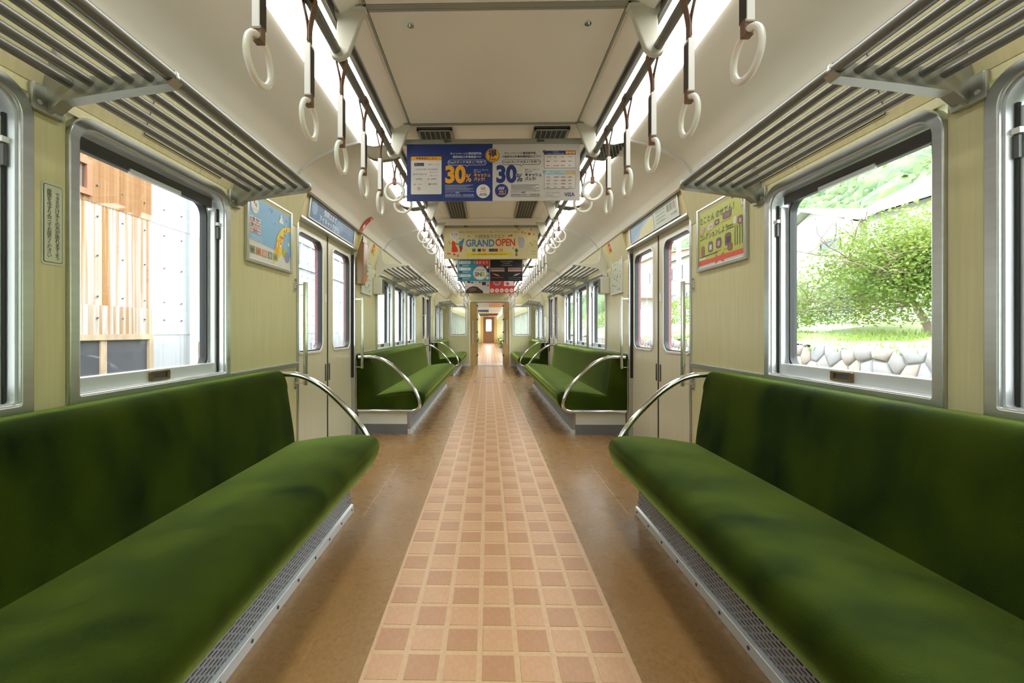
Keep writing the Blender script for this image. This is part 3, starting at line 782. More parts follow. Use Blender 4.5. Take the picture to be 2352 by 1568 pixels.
# ------------------------------------------------------------------ printed matter: a small layout helper
_pending = []
class Sheet:
    """a flat printed sheet: shapes and text in its own (u, v) frame, one child mesh per colour"""
    def __init__(self, parent, origin, right, up, normal):
        self.p = parent; self.o = Vector(origin); self.r = Vector(right); self.u = Vector(up); self.n = Vector(normal)
        self.lay = {}; self.txt = {}; self.depth = 0
    def P(self, a, b, d=0.0): return self.o + self.r*a + self.u*b + self.n*d
    def poly(self, pts, col, d=1):
        self.depth += 1
        m = self.lay.setdefault(col, MB()); m.poly([self.P(a, b, 0.0005*d + 0.000003*(self.depth % 150)) for a, b in pts])
    def rect(self, a0, b0, a1, b1, col, d=1, r=0.0):
        if r: self.poly(rr(a0, a1, b0, b1, r, r, 4), col, d)
        else: self.poly([(a0,b0),(a1,b0),(a1,b1),(a0,b1)], col, d)
    def circ(self, a, b, rad, col, d=1, n=24, sy=1.0):
        self.poly([(a+rad*math.cos(2*math.pi*k/n), b+rad*sy*math.sin(2*math.pi*k/n)) for k in range(n)], col, d)
    def bars(self, a, b, w, size, col, d=3, seed=0):       # print too small to read: a broken row of ink
        r_ = random.Random(seed); x = a
        while x < a + w:
            k = size*r_.uniform(0.5, 1.3)
            self.rect(x, b-size*0.38, min(a+w, x+k), b+size*0.38, col, d); x += k + size*r_.uniform(0.15, 0.45)
    def text(self, s, a, b, size, col, d=2, align='LEFT', bold=0.0, sx=1.0, vertical=False, rot=0.0):
        _pending.append((self, s, a, b, size, col, d, align, bold, sx, vertical, rot))
    def flush(self):
        for col, m in self.lay.items(): m.build('print', ink(col), self.p, recalc=False)
        for col, m in self.txt.items(): m.build('lettering', ink(col), self.p, recalc=False)
SHEETS = []
def sheet(*a):
    q = Sheet(*a); SHEETS.append(q); return q
def render_text():
    objs = []
    for q in _pending:
        sh, s, a, b, size, col, d, align, bold, sx, vertical, rot = q
        cu = bpy.data.curves.new('t', 'FONT'); cu.body = '\n'.join(s) if vertical else s
        cu.size = size; cu.align_x = align; cu.align_y = 'CENTER' if not vertical else 'TOP'; cu.resolution_u = 5 if size > 0.04 else 2; cu.offset = bold*size
        if vertical: cu.space_line = 0.84
        o = bpy.data.objects.new('t', cu); COL.objects.link(o); objs.append(o)
    dg = bpy.context.evaluated_depsgraph_get()
    for q, o in zip(_pending, objs):
        sh, s, a, b, size, col, d, align, bold, sx, vertical, rot = q
        me = bpy.data.meshes.new_from_object(o.evaluated_get(dg))
        c, sn = math.cos(rot), math.sin(rot)
        vs = []
        for v in me.vertices:
            x, y = v.co.x*sx, v.co.y
            vs.append(sh.P(a + x*c - y*sn, b + x*sn + y*c, 0.0005*d))
        sh.txt.setdefault(col, MB()).add(vs, [tuple(p.vertices) for p in me.polygons])
        bpy.data.meshes.remove(me)
    for o in objs:
        cu = o.data; bpy.data.objects.remove(o); bpy.data.curves.remove(cu)

# ------------------------------------------------------------------ posters hanging from the ceiling
def hanging(y, label, w=1.03, h=0.342, ztop=2.135, back='#c9c4bb', xc=0.0):
    t = thing('hanging_poster', (xc, y, ztop), label, 'poster', 'posters hanging across the aisle')
    MB().box(xc-w/2, xc+w/2, y, y+0.003, ztop-h, ztop).build('paper', ink(back), t)
    rail = MB().box(xc-0.575, xc+0.575, y-0.008, y+0.016, ztop-0.004, ztop+0.026).build('holder_rail', 'rackcast', t, bevel=0.004)
    for sx in (-0.575, 0.575):
        MB().box(xc+sx-0.012, xc+sx+0.012, y-0.012, y+0.02, ztop-0.01, 2.176).build('holder_end', 'rackcast', rail, bevel=0.003)
    for sx in (-0.28, 0.27):
        MB().cyl((xc+sx, y-0.012, ztop+0.012), (0,1,0), 0.010, 0.010, 10).box(xc+sx-0.012, xc+sx+0.032, y-0.014, y-0.006, ztop+0.006, ztop+0.016).build('clip', 'darkgrey', rail)
    return t, sheet(t, (xc, y, ztop), (1,0,0), (0,0,1), (0,-1,0))

# 1: two-part campaign poster, blue and white
t, q = hanging(2.54, 'blue and white cashback campaign poster hanging nearest in the aisle', back='#cbc5bd', ztop=2.118)
Wp, Hp = 1.03, 0.342
q.rect(-0.515, -Hp, -0.003, 0, '#1d3378', 1)
B = '#1d3378'; Yl = '#f0a818'; Wt = '#dedbd8'
q.rect(-0.490, -0.300, -0.307, -0.075, Wt, 2, r=0.006)
q.poly([(-0.490,-0.098),(-0.307,-0.098),(-0.307,-0.081),(-0.312,-0.075),(-0.485,-0.075),(-0.490,-0.081)], Yl, 3)
q.text('対象鉄道はこちら', -0.398, -0.087, 0.0155, '#3a3046', 4, 'CENTER', 0.012)
q.rect(-0.470, -0.132, -0.412, -0.113, '#1c2350', 3, r=0.002)
q.text('凸', -0.465, -0.123, 0.012, Wt, 4); q.text('Osaka Metro', -0.450, -0.125, 0.006, Wt, 4)
for x, z, s_ in ((-0.388,-0.123,'大阪モノレール'),(-0.475,-0.152,'— 北大阪急行電鉄'),(-0.388,-0.152,'泉北高速鉄道'),(-0.475,-0.181,'◆ 神戸市営地下鉄'),(-0.378,-0.170,'近ライナー'),(-0.380,-0.190,'六甲ライナー'),(-0.462,-0.210,'神戸電鉄'),(-0.376,-0.210,'山陽電車'),(-0.450,-0.240,'nankai'),(-0.372,-0.240,'能勢電鉄')):
    q.text(s_, x, z, 0.0095, '#4a4a50', 3)
q.circ(-0.386, -0.210, 0.004, '#d08070', 3); q.circ(-0.380, -0.240, 0.006, '#a01c28', 3, n=4); q.circ(-0.468,-0.241,0.005,'#d07030',3,n=5)
q.circ(-0.442, -0.266, 0.010, '#c05050', 3, n=12); q.circ(-0.442, -0.266, 0.007, Wt, 4, n=12); q.text('P', -0.446, -0.266, 0.012, '#a03030', 5)
for x0, col, fg, l1, l2 in ((-0.155, B, '#dfe3ee', 'キャンペーンに事前登録後、', '関西地区の対象鉄道での'), (0.168, '#cbc5bd', '#28304e', 'キャンペーンに事前登録後、', '大阪府内の対象商業施設などでの')):
    q.text(l1, x0, -0.060, 0.0155, fg, 3, 'CENTER', 0.012)
    q.text(l2, x0, -0.080, 0.0155, fg, 3, 'CENTER', 0.012)
    q.poly(rr(x0-0.115, x0+0.115, -0.128, -0.096, 0.016, 0.016, 5), fg, 2)
    q.poly(rr(x0-0.1125, x0+0.1125, -0.1257, -0.0983, 0.0137, 0.0137, 5), col, 3)
    q.poly([(x0-0.010,-0.1262),(x0+0.010,-0.1262),(x0,-0.138)], fg, 2)
    q.poly([(x0-0.0075,-0.1255),(x0+0.0075,-0.1255),(x0,-0.1345)], col, 4)
    q.text('Visaのタッチ決済 ⦆ご利用で', x0, -0.112, 0.0178, fg, 5, 'CENTER', 0.006)
for x0, c1, c2 in ((-0.286, Yl, B), (0.018, B, '#cbc5bd')):
    q.text('30', x0-0.001, -0.188, 0.136, c1, 3, 'LEFT', 0.045, sx=0.90)
    q.text('%', x0+0.119, -0.207, 0.066, c2, 4, 'LEFT', 0.055, sx=0.85)
    q.text('%', x0+0.120, -0.207, 0.064, c1 if c1 == Yl else '#16245e', 5, 'LEFT', 0.012, sx=0.85)
    q.text('キャッシュ', x0+0.171, -0.189, 0.0245, c1 if c1 == Yl else '#16204a', 4, 'LEFT', 0.030, sx=0.82)
    q.text('バック!', x0+0.171, -0.214, 0.0245, c1 if c1 == Yl else '#16204a', 4, 'LEFT', 0.030, sx=0.82)
    fg = '#dfe3ee' if c1 == Yl else '#28304e'
    q.text('登録カード一枚につき、', x0+0.171, -0.158, 0.0085, fg, 4); q.text('最大1500円', x0+0.171, -0.170, 0.0085, fg, 4)
for x0, fg in ((-0.286, '#c9cfe4'), (0.106, '#4a4e66')):
    for k in range(5):
        q.bars(x0, -0.247-0.0068*k, 0.168-0.02*(k%3), 0.0032, fg, 3, k)
    for z in (-0.283, -0.317): q.rect(x0, z-0.0009, x0+0.172, z+0.0009, fg, 3)
    q.text('キャンペーン期間：', x0, -0.293, 0.0105, fg, 3, 'LEFT', 0.008)
    q.text('2025年4月3日(木)〜5月30日(金)', x0, -0.307, 0.0125, fg, 3, 'LEFT', 0.012)
q.circ(-0.059, -0.284, 0.041, Wt, 3); q.rect(-0.073, -0.289, -0.045, -0.257, Yl, 4, r=0.004); q.rect(-0.0705, -0.2865, -0.0475, -0.2595, Wt, 5, r=0.003)
q.rect(-0.069, -0.274, -0.049, -0.264, B, 6, r=0.003); q.rect(-0.066, -0.2715, -0.052, -0.2665, Wt, 7)
q.circ(-0.066,-0.281,0.0018,Yl,6,8); q.circ(-0.052,-0.281,0.0018,Yl,6,8)
q.rect(-0.076, -0.302, -0.042, -0.299, '#33343c', 5); q.rect(-0.079, -0.309, -0.039, -0.306, '#33343c', 5)
q.poly([(-0.074,-0.296),(-0.071,-0.296),(-0.081,-0.313),(-0.084,-0.313)], '#33343c', 5); q.poly([(-0.044,-0.296),(-0.047,-0.296),(-0.037,-0.313),(-0.034,-0.313)], '#33343c', 5)
q.circ(0.051, -0.281, 0.040, B, 3)
for k in range(4): q.poly([(0.037+0.009*k,-0.258),(0.0405+0.009*k,-0.258),(0.0345+0.009*k,-0.276),(0.030+0.009*k,-0.276)], Wt, 4)
q.rect(0.030, -0.304, 0.075, -0.3015, Yl, 4); q.rect(0.072, -0.304, 0.0745, -0.278, Yl, 4)
q.rect(0.038, -0.302, 0.060, -0.282, Yl, 4, r=0.003)
for a in (0.0415, 0.0505): q.rect(a, -0.302, a+0.006, -0.286, B, 5)
# round emblem
q.circ(-0.003, -0.072, 0.042, '#f5efe2', 6); q.circ(-0.003, -0.072, 0.0405, '#26305c', 7); q.circ(-0.003, -0.072, 0.0375, Yl, 8)
q.text('得', -0.003, -0.066, 0.050, '#232a60', 9, 'CENTER', 0.03); q.text('だおれ', -0.003, -0.097, 0.0145, '#5a2018', 10, 'CENTER', 0.03)
q.circ(-0.010, -0.0405, 0.003, '#c8501c', 9, 8); q.circ(0.003, -0.0405, 0.003, '#c8501c', 9, 8)
# boxes at the right
for z0, z1, hc, tx, l1, l2 in ((-0.150,-0.046,'#20305f','#e8e6e0','すべての','Visaのタッチ決済対象 最大1500円'), (-0.272,-0.166,'#a8cdd8','#2a5068','カード以外での','Visaのタッチ決済対象 最大1500円')):
    q.rect(0.303, z0, 0.489, z1, '#4a5a74', 2, r=0.005); q.rect(0.3045, z0+0.0015, 0.4875, z1-0.0015, '#d2ccc4', 3, r=0.004)
    q.rect(0.3045, z1-0.024, 0.4875, z1-0.0015, hc, 4, r=0.002)
    q.text(l1, 0.370, z1-0.008, 0.0085, tx, 5, 'CENTER', 0.01); q.text(l2, 0.370, z1-0.0175, 0.0068, tx, 5, 'CENTER')
    for k in range(3): q.rect(0.430+0.019*k, z1-0.0195, 0.447+0.019*k, z1-0.0045, Yl, 5)
    q.circ(0.304, z1-0.004, 0.008, '#20305f' if hc == '#20305f' else '#6c9cb4', 5, 16); q.text('A' if hc == '#20305f' else 'B', 0.304, z1-0.004, 0.009, Wt, 6, 'CENTER')
    rnd = random.Random(int(-z0*1000))
    for i in range(4):
        for j in range(3 if hc == '#20305f' else 4):
            cc = rnd.choice(['#8a8078','#b03a30','#9a8a80','#c05a3a','#6a6a70'])
            q.bars(0.318+0.043*i, z1-0.037-(0.026 if hc == '#20305f' else 0.020)*j, rnd.uniform(0.014,0.03), 0.0065, cc, 5, i*7+j)
q.text('詳しくはウェブで!', 0.318, -0.295, 0.009, '#4a4a50', 3)
q.rect(0.305, -0.317, 0.392, -0.303, '#9a968e', 3, r=0.006); q.rect(0.3062, -0.3158, 0.3908, -0.3042, '#d6d2ca', 4, r=0.005); q.text('Visa 得だおれ', 0.312, -0.310, 0.008, '#4a4a50', 5)
q.text('VISA', 0.424, -0.307, 0.032, '#1b2464', 3, 'LEFT', 0.018, sx=0.92)

# 2: cream grand-opening banner
t, q = hanging(4.67, 'cream GRAND OPEN banner hanging second in the aisle', back='#dccf9b')
q.circ(-0.398, -0.080, 0.052, '#dcd8d4', 1); q.text('5.16', -0.398, -0.072, 0.045, '#6a5560', 2, 'CENTER', 0, 0.85); q.text('FRI', -0.398, -0.105, 0.014, '#6a5560', 2, 'CENTER')
q.text('百貨店と専門店がひとつになって、新しいデパートメントモール誕生!', -0.020, -0.049, 0.0225, '#3f8a80', 2, 'CENTER', 0, 0.94)
q.text('川西阪急スクエア', -0.010, -0.100, 0.044, '#4a4a30', 2, 'CENTER', 0, 0.93)
q.text('GRAND', -0.275, -0.172, 0.108, '#3f7fc0', 2, 'LEFT', 0.024, 0.83)
q.text('OPEN', 0.050, -0.166, 0.108, '#dc3a20', 2, 'LEFT', 0.024, 0.78)
q.poly([(-0.262,-0.268),(-0.225,-0.276),(0.200,-0.272),(0.232,-0.276),(0.232,-0.312),(0.205,-0.308),(-0.222,-0.312),(-0.262,-0.318)], '#e8cc28', 2)
q.text('2025.5.16 全館 第1期開業!! 各専門店も続々 GRAND OPEN!', -0.012, -0.292, 0.0150, '#6a4410', 3, 'CENTER', 0.01)
for x, c in ((-0.185,'#4a7a5a'),(-0.125,'#2a2a2c'),(-0.075,'#c07860'),(0.010,'#3a4650'),(0.060,'#8a1c34'),(0.115,'#e0a020')):
    q.rect(x-(0.030 if x == 0.010 else 0.018), -0.262, x+(0.030 if x == 0.010 else 0.018), -0.230, c, 2)
# dancers in red and blue, ribbons, notes, leaves (plain shapes)
q.poly([(-0.415,-0.14),(-0.39,-0.155),(-0.385,-0.19),(-0.365,-0.225),(-0.36,-0.262),(-0.40,-0.268),(-0.428,-0.262),(-0.425,-0.20),(-0.43,-0.165)], '#dc3a20', 2)
q.poly([(-0.345,-0.15),(-0.315,-0.135),(-0.300,-0.115),(-0.288,-0.120),(-0.298,-0.155),(-0.310,-0.200),(-0.345,-0.198),(-0.352,-0.17)], '#3f8ac0', 2)
q.poly([(-0.350,-0.198),(-0.310,-0.200),(-0.308,-0.225),(-0.325,-0.266),(-0.338,-0.262),(-0.340,-0.232)], '#b02a20', 3)
q.circ(-0.340,-0.135,0.013,'#f0d8c0',3); q.circ(-0.338,-0.128,0.012,'#30241c',2); q.circ(-0.392,-0.142,0.011,'#f0d8c0',3); q.poly([(-0.385,-0.165),(-0.345,-0.178),(-0.35,-0.19),(-0.385,-0.182)],'#4a9a50',3)
rnd = random.Random(3)
for x, z in ((0.295,-0.012),(0.315,-0.022),(0.345,-0.050),(0.375,-0.062),(0.42,-0.068),(0.44,-0.02),(0.47,-0.075),(-0.47,-0.28),(-0.45,-0.285),(-0.40,-0.29),(-0.36,-0.305),(0.20,-0.09),(0.225,-0.085),(-0.24,-0.095),(0.245,-0.225)):
    r_ = rnd.uniform(0.008, 0.016); q.poly([(x-r_,z),(x,z+r_*0.9),(x+r_,z+r_*0.2),(x+r_*0.4,z-r_),(x-r_*0.6,z-r_*0.7)], rnd.choice(['#d8442c','#c8382a','#e06040']), 2)
q.poly([(0.30,-0.10),(0.345,-0.105),(0.37,-0.13),(0.365,-0.20),(0.345,-0.225),(0.315,-0.222),(0.298,-0.17)], '#b4b0b4', 2)
q.poly([(0.262,-0.245),(0.275,-0.225),(0.29,-0.235),(0.30,-0.25),(0.29,-0.275),(0.27,-0.27)], '#2e7a34', 2); q.rect(0.268,-0.310,0.292,-0.280,'#b85a2c',2)
for x, z in ((-0.46,-0.155),(-0.45,-0.175),(0.43,-0.17),(0.45,-0.19)): q.circ(x,z,0.006,'#5a6a40',2,10); q.rect(x+0.004,z,x+0.006,z+0.022,'#5a6a40',2)
for x, z in ((-0.275,-0.245),(0.455,-0.135),(0.475,-0.15)): q.poly([(x-0.014,z),(x,z+0.004),(x+0.002,z+0.016),(x+0.005,z+0.004),(x+0.016,z),(x+0.005,z-0.004),(x,z-0.016),(x-0.002,z-0.004)], '#dcb030', 2)
q.bars(0.44, -0.262, 0.055, 0.007, '#6a8a50', 2, 1); q.bars(0.44, -0.290, 0.055, 0.007, '#6a8a50', 2, 2)

# 3: teal SNS poster and black train poster side by side
t, q = hanging(6.73, 'teal and black pair of posters hanging third in the aisle', back='#c8c8c8')
q.rect(-0.505, -0.342, -0.006, 0.0, '#3f93a8', 1); q.rect(0.002, -0.342, 0.510, 0.0, '#15161c', 1)
q.poly([(-0.195,0.0),(-0.006,0.0),(-0.006,-0.125),(-0.11,-0.10),(-0.20,-0.075),(-0.265,-0.06)], '#dc3c2c', 2)
q.text('つながろう', -0.150, -0.050, 0.050, '#f2ece4', 3, 'CENTER', 0.02)
q.poly([(-0.10,-0.09),(-0.006,-0.115),(-0.006,-0.24),(-0.06,-0.21)], '#23304a', 2)
q.circ(-0.155, -0.215, 0.112, '#8fd0dc', 2); q.circ(-0.155, -0.215, 0.102, '#e4e2e0', 3)
q.text('のせでん公式', -0.160, -0.170, 0.026, '#303030', 4, 'CENTER', 0.01)
for x, ch, c in ((-0.220,'S','#d04048'),(-0.163,'N','#2e8a3c'),(-0.105,'S','#e0b020')): q.text(ch, x, -0.237, 0.088, c, 4, 'CENTER', 0.05)
for k in range(3):
    z = -0.045-0.105*k; q.rect(-0.490, z-0.020, -0.300, z+0.020, '#e6e4e2', 2, r=0.018); q.circ(-0.468, z, 0.010, '#b03030', 3, 10); q.bars(-0.440, z, 0.12, 0.010, '#7a5a50', 3, k)
    q.rect(-0.480, z-0.060, -0.440, z-0.035, '#3a2c30', 2); q.bars(-0.43, z-0.048, 0.10, 0.011, '#cfe4ea', 2, k+3)
q.rect(-0.058,-0.245,-0.018,-0.205,'#c8c4bc',4); q.circ(-0.038,-0.290,0.022,'#e4e2e0',4,14); q.circ(-0.040,-0.125,0.020,'#ece8e2',4,12)
q.bars(0.165, -0.032, 0.2, 0.02, '#8e9098', 2, 1); q.bars(0.21, -0.062, 0.11, 0.013, '#a8a8ac', 2, 2); q.bars(0.175, -0.093, 0.18, 0.015, '#8e9098', 2, 3)
for x0 in (0.015, 0.285):
    q.rect(x0, -0.190, x0+0.215, -0.132, '#caa090', 2); q.rect(x0, -0.166, x0+0.215, -0.158, '#5a2a24', 3)
    for k in range(9): q.rect(x0+0.012+0.023*k, -0.155, x0+0.026+0.023*k, -0.140, '#3a3438', 3)
q.poly([(0.03,-0.215),(0.12,-0.235),(0.16,-0.268),(0.09,-0.250)], '#d08030', 2); q.poly([(0.49,-0.215),(0.40,-0.232),(0.36,-0.268),(0.43,-0.248)], '#b8bcc2', 2)
q.rect(0.015,-0.290,0.215,-0.280,'#a03428',2); q.rect(0.290,-0.290,0.490,-0.284,'#8a8c92',2); q.bars(0.30, -0.315, 0.17, 0.008, '#8a8c92', 2, 4)

# 4: white restaurant poster and red poster
t, q = hanging(8.86, 'white food and red posters hanging farthest in the aisle', back='#d2cecb')
q.rect(0.004, -0.342, 0.512, 0.0, '#dc3c34', 1); q.rect(0.300, -0.190, 0.500, -0.006, '#e6dedc', 2); q.bars(0.33, -0.06, 0.15, 0.045, '#3a3234', 3, 5); q.circ(0.375,-0.145,0.035,'#d84a8a',3,12)
for k in range(5): q.circ(0.055+0.100*k, -0.285, 0.044, '#e8d8d0', 2, 16); q.bars(0.03+0.100*k, -0.285, 0.05, 0.014, '#c08a70', 3, k)
q.circ(0.155,-0.10,0.085,'#a8a8bc',2,18); q.circ(0.155,-0.10,0.055,'#c85a5a',3,6)
q.poly([(-0.50,-0.342),(-0.49,-0.28),(-0.42,-0.22),(-0.34,-0.195),(-0.25,-0.21),(-0.19,-0.26),(-0.14,-0.29),(-0.13,-0.342)], '#3c3028', 2); q.poly([(-0.44,-0.25),(-0.34,-0.22),(-0.26,-0.25),(-0.30,-0.29),(-0.40,-0.31)], '#7a5a44', 3)
for x, z, rx in ((-0.43,-0.11,0.035),(-0.36,-0.12,0.025),(-0.26,-0.055,0.055),(-0.20,-0.115,0.02)): q.circ(x, z, rx, '#3a2c26', 2, 14, 0.6)
q.rect(-0.155,-0.175,-0.075,-0.105,'#4a3434',2); q.circ(-0.03,-0.18,0.015,'#302c2c',2); q.rect(-0.05,-0.12,-0.044,-0.01,'#6a6a70',2); q.rect(-0.03,-0.12,-0.024,-0.01,'#6a6a70',2)
# ------------------------------------------------------------------ wall posters, adverts over the doors, notices
def wall_frame(s): # right, up, normal as seen from inside
    return ((0, -s, 0), (0,0,1), (-s,0,0))
# framed poster left
def framed(s, y0, y1, z0, z1, label, back):
    t = thing('wall_poster', (s*W, (y0+y1)/2, z0), label, 'poster')
    MB().box(s*(W-0.010), s*(W-0.001), y0+0.01, y1-0.01, z0+0.01, z1-0.01).build('paper', ink(back), t)
    MB().ring_x(rr(y0, y1, z0, z1, 0.004, 0.004, 2), rr(y0+0.02, y1-0.02, z0+0.02, z1-0.02, 0.002, 0.002, 2), s*(W-0.019), s*W).build('frame', 'alu', t, bevel=0.003)
    r, u, n = wall_frame(s)
    return t, sheet(t, (s*(W-0.010), (y0+y1)/2, (z0+z1)/2), r, u, n)
PZ0, PZ1 = 1.372, 1.770
t, q = framed(-1, 2.215, 2.735, PZ0, PZ1, 'framed blue illustrated poster on the left wall by the near door', '#7fb0d4')
q.poly([(-0.24,-0.18),(0.24,-0.18),(0.24,-0.098),(-0.24,-0.075)], '#d6d0c8', 2)
q.poly([(0.02,-0.175),(0.04,-0.09),(0.07,0.0),(0.12,0.055),(0.18,0.085),(0.24,0.09),(0.24,0.065),(0.19,0.052),(0.15,0.015),(0.13,-0.05),(0.13,-0.10),(0.115,-0.105)], '#e6c83c', 3)
q.poly([(0.05,-0.100),(0.06,-0.03),(0.085,-0.01),(0.095,-0.05),(0.085,-0.105)], '#e8a020', 4)
rnd = random.Random(5)
for k in range(26):
    f = rnd.random(); x = 0.07+0.13*f+rnd.uniform(-0.02,0.02); z = -0.08+0.16*f**0.6+rnd.uniform(-0.02,0.02)
    q.circ(x, z, rnd.uniform(0.004,0.008), rnd.choice(['#d86a3a','#f0ecd8','#6a9a3c','#c84a50','#b08a30']), 5, 8)
q.poly([(0.09,0.09),(0.12,0.15),(0.15,0.09)], '#e6e2da', 3)
q.circ(0.165,-0.085,0.030,'#a8b838',4,14); q.circ(0.195,-0.105,0.034,'#8a86b0',4,14); q.circ(0.215,-0.02,0.013,'#f0d860',3,10)
q.circ(-0.175,0.118,0.040,'#dedad2',3,20,1.15); q.poly([(-0.19,0.13),(-0.18,0.15),(-0.17,0.12)],'#c04a40',4); q.poly([(-0.175,0.12),(-0.16,0.135),(-0.155,0.105)],'#5a9a50',4); q.text('のせでん', -0.175, 0.092, 0.014, '#6a8a60', 4, 'CENTER')
for k in range(3): q.bars(-0.228, 0.040-0.030*k, 0.11, 0.030, '#ece6dc', 4, k); q.bars(-0.224, 0.040-0.030*k, 0.10, 0.018, '#c86a50', 5, k+9)
for k in range(4): q.bars(-0.225, -0.052-0.009*k, 0.12, 0.005, '#dceaf2', 4, k)
for k in range(5):
    x = -0.225+0.062*k; q.rect(x, -0.148, x+0.050, -0.108, ['#8a8a70','#c08a60','#c89a84','#8a9480','#90a060'][k], 4); q.rect(x+0.01,-0.140,x+0.035,-0.122, ['#5a5a4a','#a06a40','#d8b0a0','#b0b4a0','#6a8040'][k], 5)
for k in range(10): q.circ(rnd.uniform(-0.1,0.2), rnd.uniform(0.03,0.17), 0.0045, rnd.choice(['#e8e4dc','#c86a60','#5a7ab0']), 4, 8)
t, q = framed(1, 2.215, 2.735, PZ0, PZ1, 'framed yellow-green goods poster on the right wall by the near door', '#b9bf5c')
G = '#2f4a34'
q.rect(-0.245, -0.180, 0.245, -0.135, '#cfcbc4', 2); q.rect(-0.245, -0.163, 0.245, -0.135, '#d85a40', 3)
q.poly([(-0.045,-0.118),(0.0,-0.142),(0.045,-0.118),(0.045,-0.180),(0.0,-0.156),(-0.045,-0.180)], '#d85a40', 4)
q.text('とことん のせでん！', -0.228, 0.108, 0.048, G, 3, 'LEFT', 0.006, 0.90)
q.text('コレクションしよう', -0.228, 0.005, 0.042, G, 3, 'LEFT', 0.010, 0.84)
rnd = random.Random(11)
for x, z, w_, h_, c in ((-0.19,0.055,0.05,0.035,'#b8a8a0'),(-0.10,0.055,0.06,0.035,'#c8c4c0'),(-0.03,0.065,0.05,0.03,'#5a4448'),(0.075,0.080,0.085,0.04,'#7a5a64'),(0.225,0.120,0.03,0.045,'#d6d2cc'),(0.20,0.02,0.045,0.045,'#6a4a50'),(-0.19,-0.075,0.04,0.06,'#a06458'),(-0.10,-0.065,0.05,0.065,'#6a6468'),(-0.01,-0.060,0.055,0.06,'#5a5664'),(0.085,-0.058,0.06,0.07,'#6a5054'),(0.105,-0.105,0.045,0.04,'#8a5048'),(0.155,0.030,0.030,0.04,'#dcd8d4')):
    q.rect(x-w_*0.5, z-h_*0.5, x+w_*0.5, z+h_*0.5, c, 3, r=min(w_,h_)*0.3); q.rect(x-w_*0.2, z-h_*0.3, x+w_*0.32, z+h_*0.18, rnd.choice(['#d8c8c0','#8a6a60','#3a3438','#c89090']), 4)
    q.rect(x-w_*0.7, z-h_*0.75, x+w_*0.4, z-h_*0.66, '#c8a030', 3)
for k in range(4):
    for j in range(11): q.rect(0.150+0.022*k, -0.012-0.0095*j, 0.157+0.022*k, -0.005-0.0095*j, G, 3)
q.bars(-0.22, -0.110, 0.2, 0.008, G, 3, 1); q.bars(0.085, 0.012, 0.05, 0.010, G, 3, 2); q.bars(0.085, -0.002, 0.05, 0.010, G, 3, 3)
q.rect(-0.235,-0.131,-0.15,-0.118,'#d8d4c8',3)

# adverts above the doors
def header_ad(s, y0, y1, label, near):
    z0, z1 = 1.800, 1.926
    def pt(y, z, d):       # header face leans inward a little
        f = (z-DZ)/(COVE_B[1]-DZ); x = 1.285 + (1.262-1.285)*f
        return (s*(x-d), y, z)
    t = thing('door_advert', (s*1.28, (y0+y1)/2, z0), label, 'advert', 'advert boards above the doors')
    MB().add([pt(y0,z0,0.0),pt(y1,z0,0.0),pt(y1,z1,0.0),pt(y0,z1,0.0),pt(y0,z0,0.006),pt(y1,z0,0.006),pt(y1,z1,0.006),pt(y0,z1,0.006)], [(0,1,2,3),(4,5,6,7),(0,1,5,4),(1,2,6,5),(2,3,7,6),(3,0,4,7)]).build('board', ink('#5c7fa8') if s < 0 else ink('#8fb0cc'), t)
    e = 0.010
    fr = MB()
    for a0, a1, b0, b1 in ((y0-e,y1+e,z0-e,z0),(y0-e,y1+e,z1,z1+e),(y0-e,y0,z0,z1),(y1,y1+e,z0,z1)):
        fr.add([pt(a0,b0,0),pt(a1,b0,0),pt(a1,b1,0),pt(a0,b1,0),pt(a0,b0,0.012),pt(a1,b0,0.012),pt(a1,b1,0.012),pt(a0,b1,0.012)], [(0,1,2,3),(4,5,6,7),(0,1,5,4),(1,2,6,5),(2,3,7,6),(3,0,4,7)])
    fr.build('frame', 'alu', t)
    ac = Vector(pt((y0+y1)/2,(z0+z1)/2,0.0062)); r, u, n = wall_frame(s)
    uv = (Vector(pt(y0,z1,0))-Vector(pt(y0,z0,0))).normalized()
    return t, sheet(t, ac, r, uv, n)
for s in (-1, 1):
    for di, (a, b) in enumerate(DOORS):
        t, q = header_ad(s, a+0.10, b-0.16, f'long {"blue lettered" if s < 0 else "pale pictorial"} advert board above the {"nearer" if di == 0 else "farther"} {SIDE[s]} door', di == 0)
        if s < 0:
            q.text('情報はまず', -0.230, 0.028, 0.056, '#dfe8ee', 2, 'LEFT', 0.012, 0.95); q.text('アイキャッチから', -0.310, -0.030, 0.055, '#dfe8ee', 2, 'LEFT', 0.012, 0.95)
            q.circ(-0.40, 0.02, 0.05, '#90aac8', 1, 16, 1.0)
            for k in range(3): q.bars(0.14, 0.045-0.022*k, 0.26, 0.013, '#a4b6cc', 2, k)
            q.poly([(-0.05,-0.062),(0.12,-0.062),(0.20,0.02),(0.08,0.06)], '#7c9ac0', 1)
        else:
            q.poly([(-0.48,-0.062),(-0.02,-0.062),(-0.02,0.062),(-0.10,0.062)], '#a9bfd0', 1); q.rect(0.06,-0.062,0.48,0.062,'#c9d2c4',1)
            q.poly([(-0.30,-0.062),(-0.22,0.0),(-0.10,0.03),(0.0,0.05),(0.05,0.05),(0.05,-0.062)], '#d8d4a0', 2)
            for k in range(4): q.bars(0.10, 0.045-0.026*k, 0.17, 0.015, '#98a296', 2, k)
            for k in range(3): q.rect(0.30+0.05*k, 0.0, 0.34+0.05*k, 0.05, ['#a08a78','#8a9a80','#b0a090'][k], 2)
            q.bars(0.36, -0.03, 0.09, 0.02, '#98a296', 2, 8)
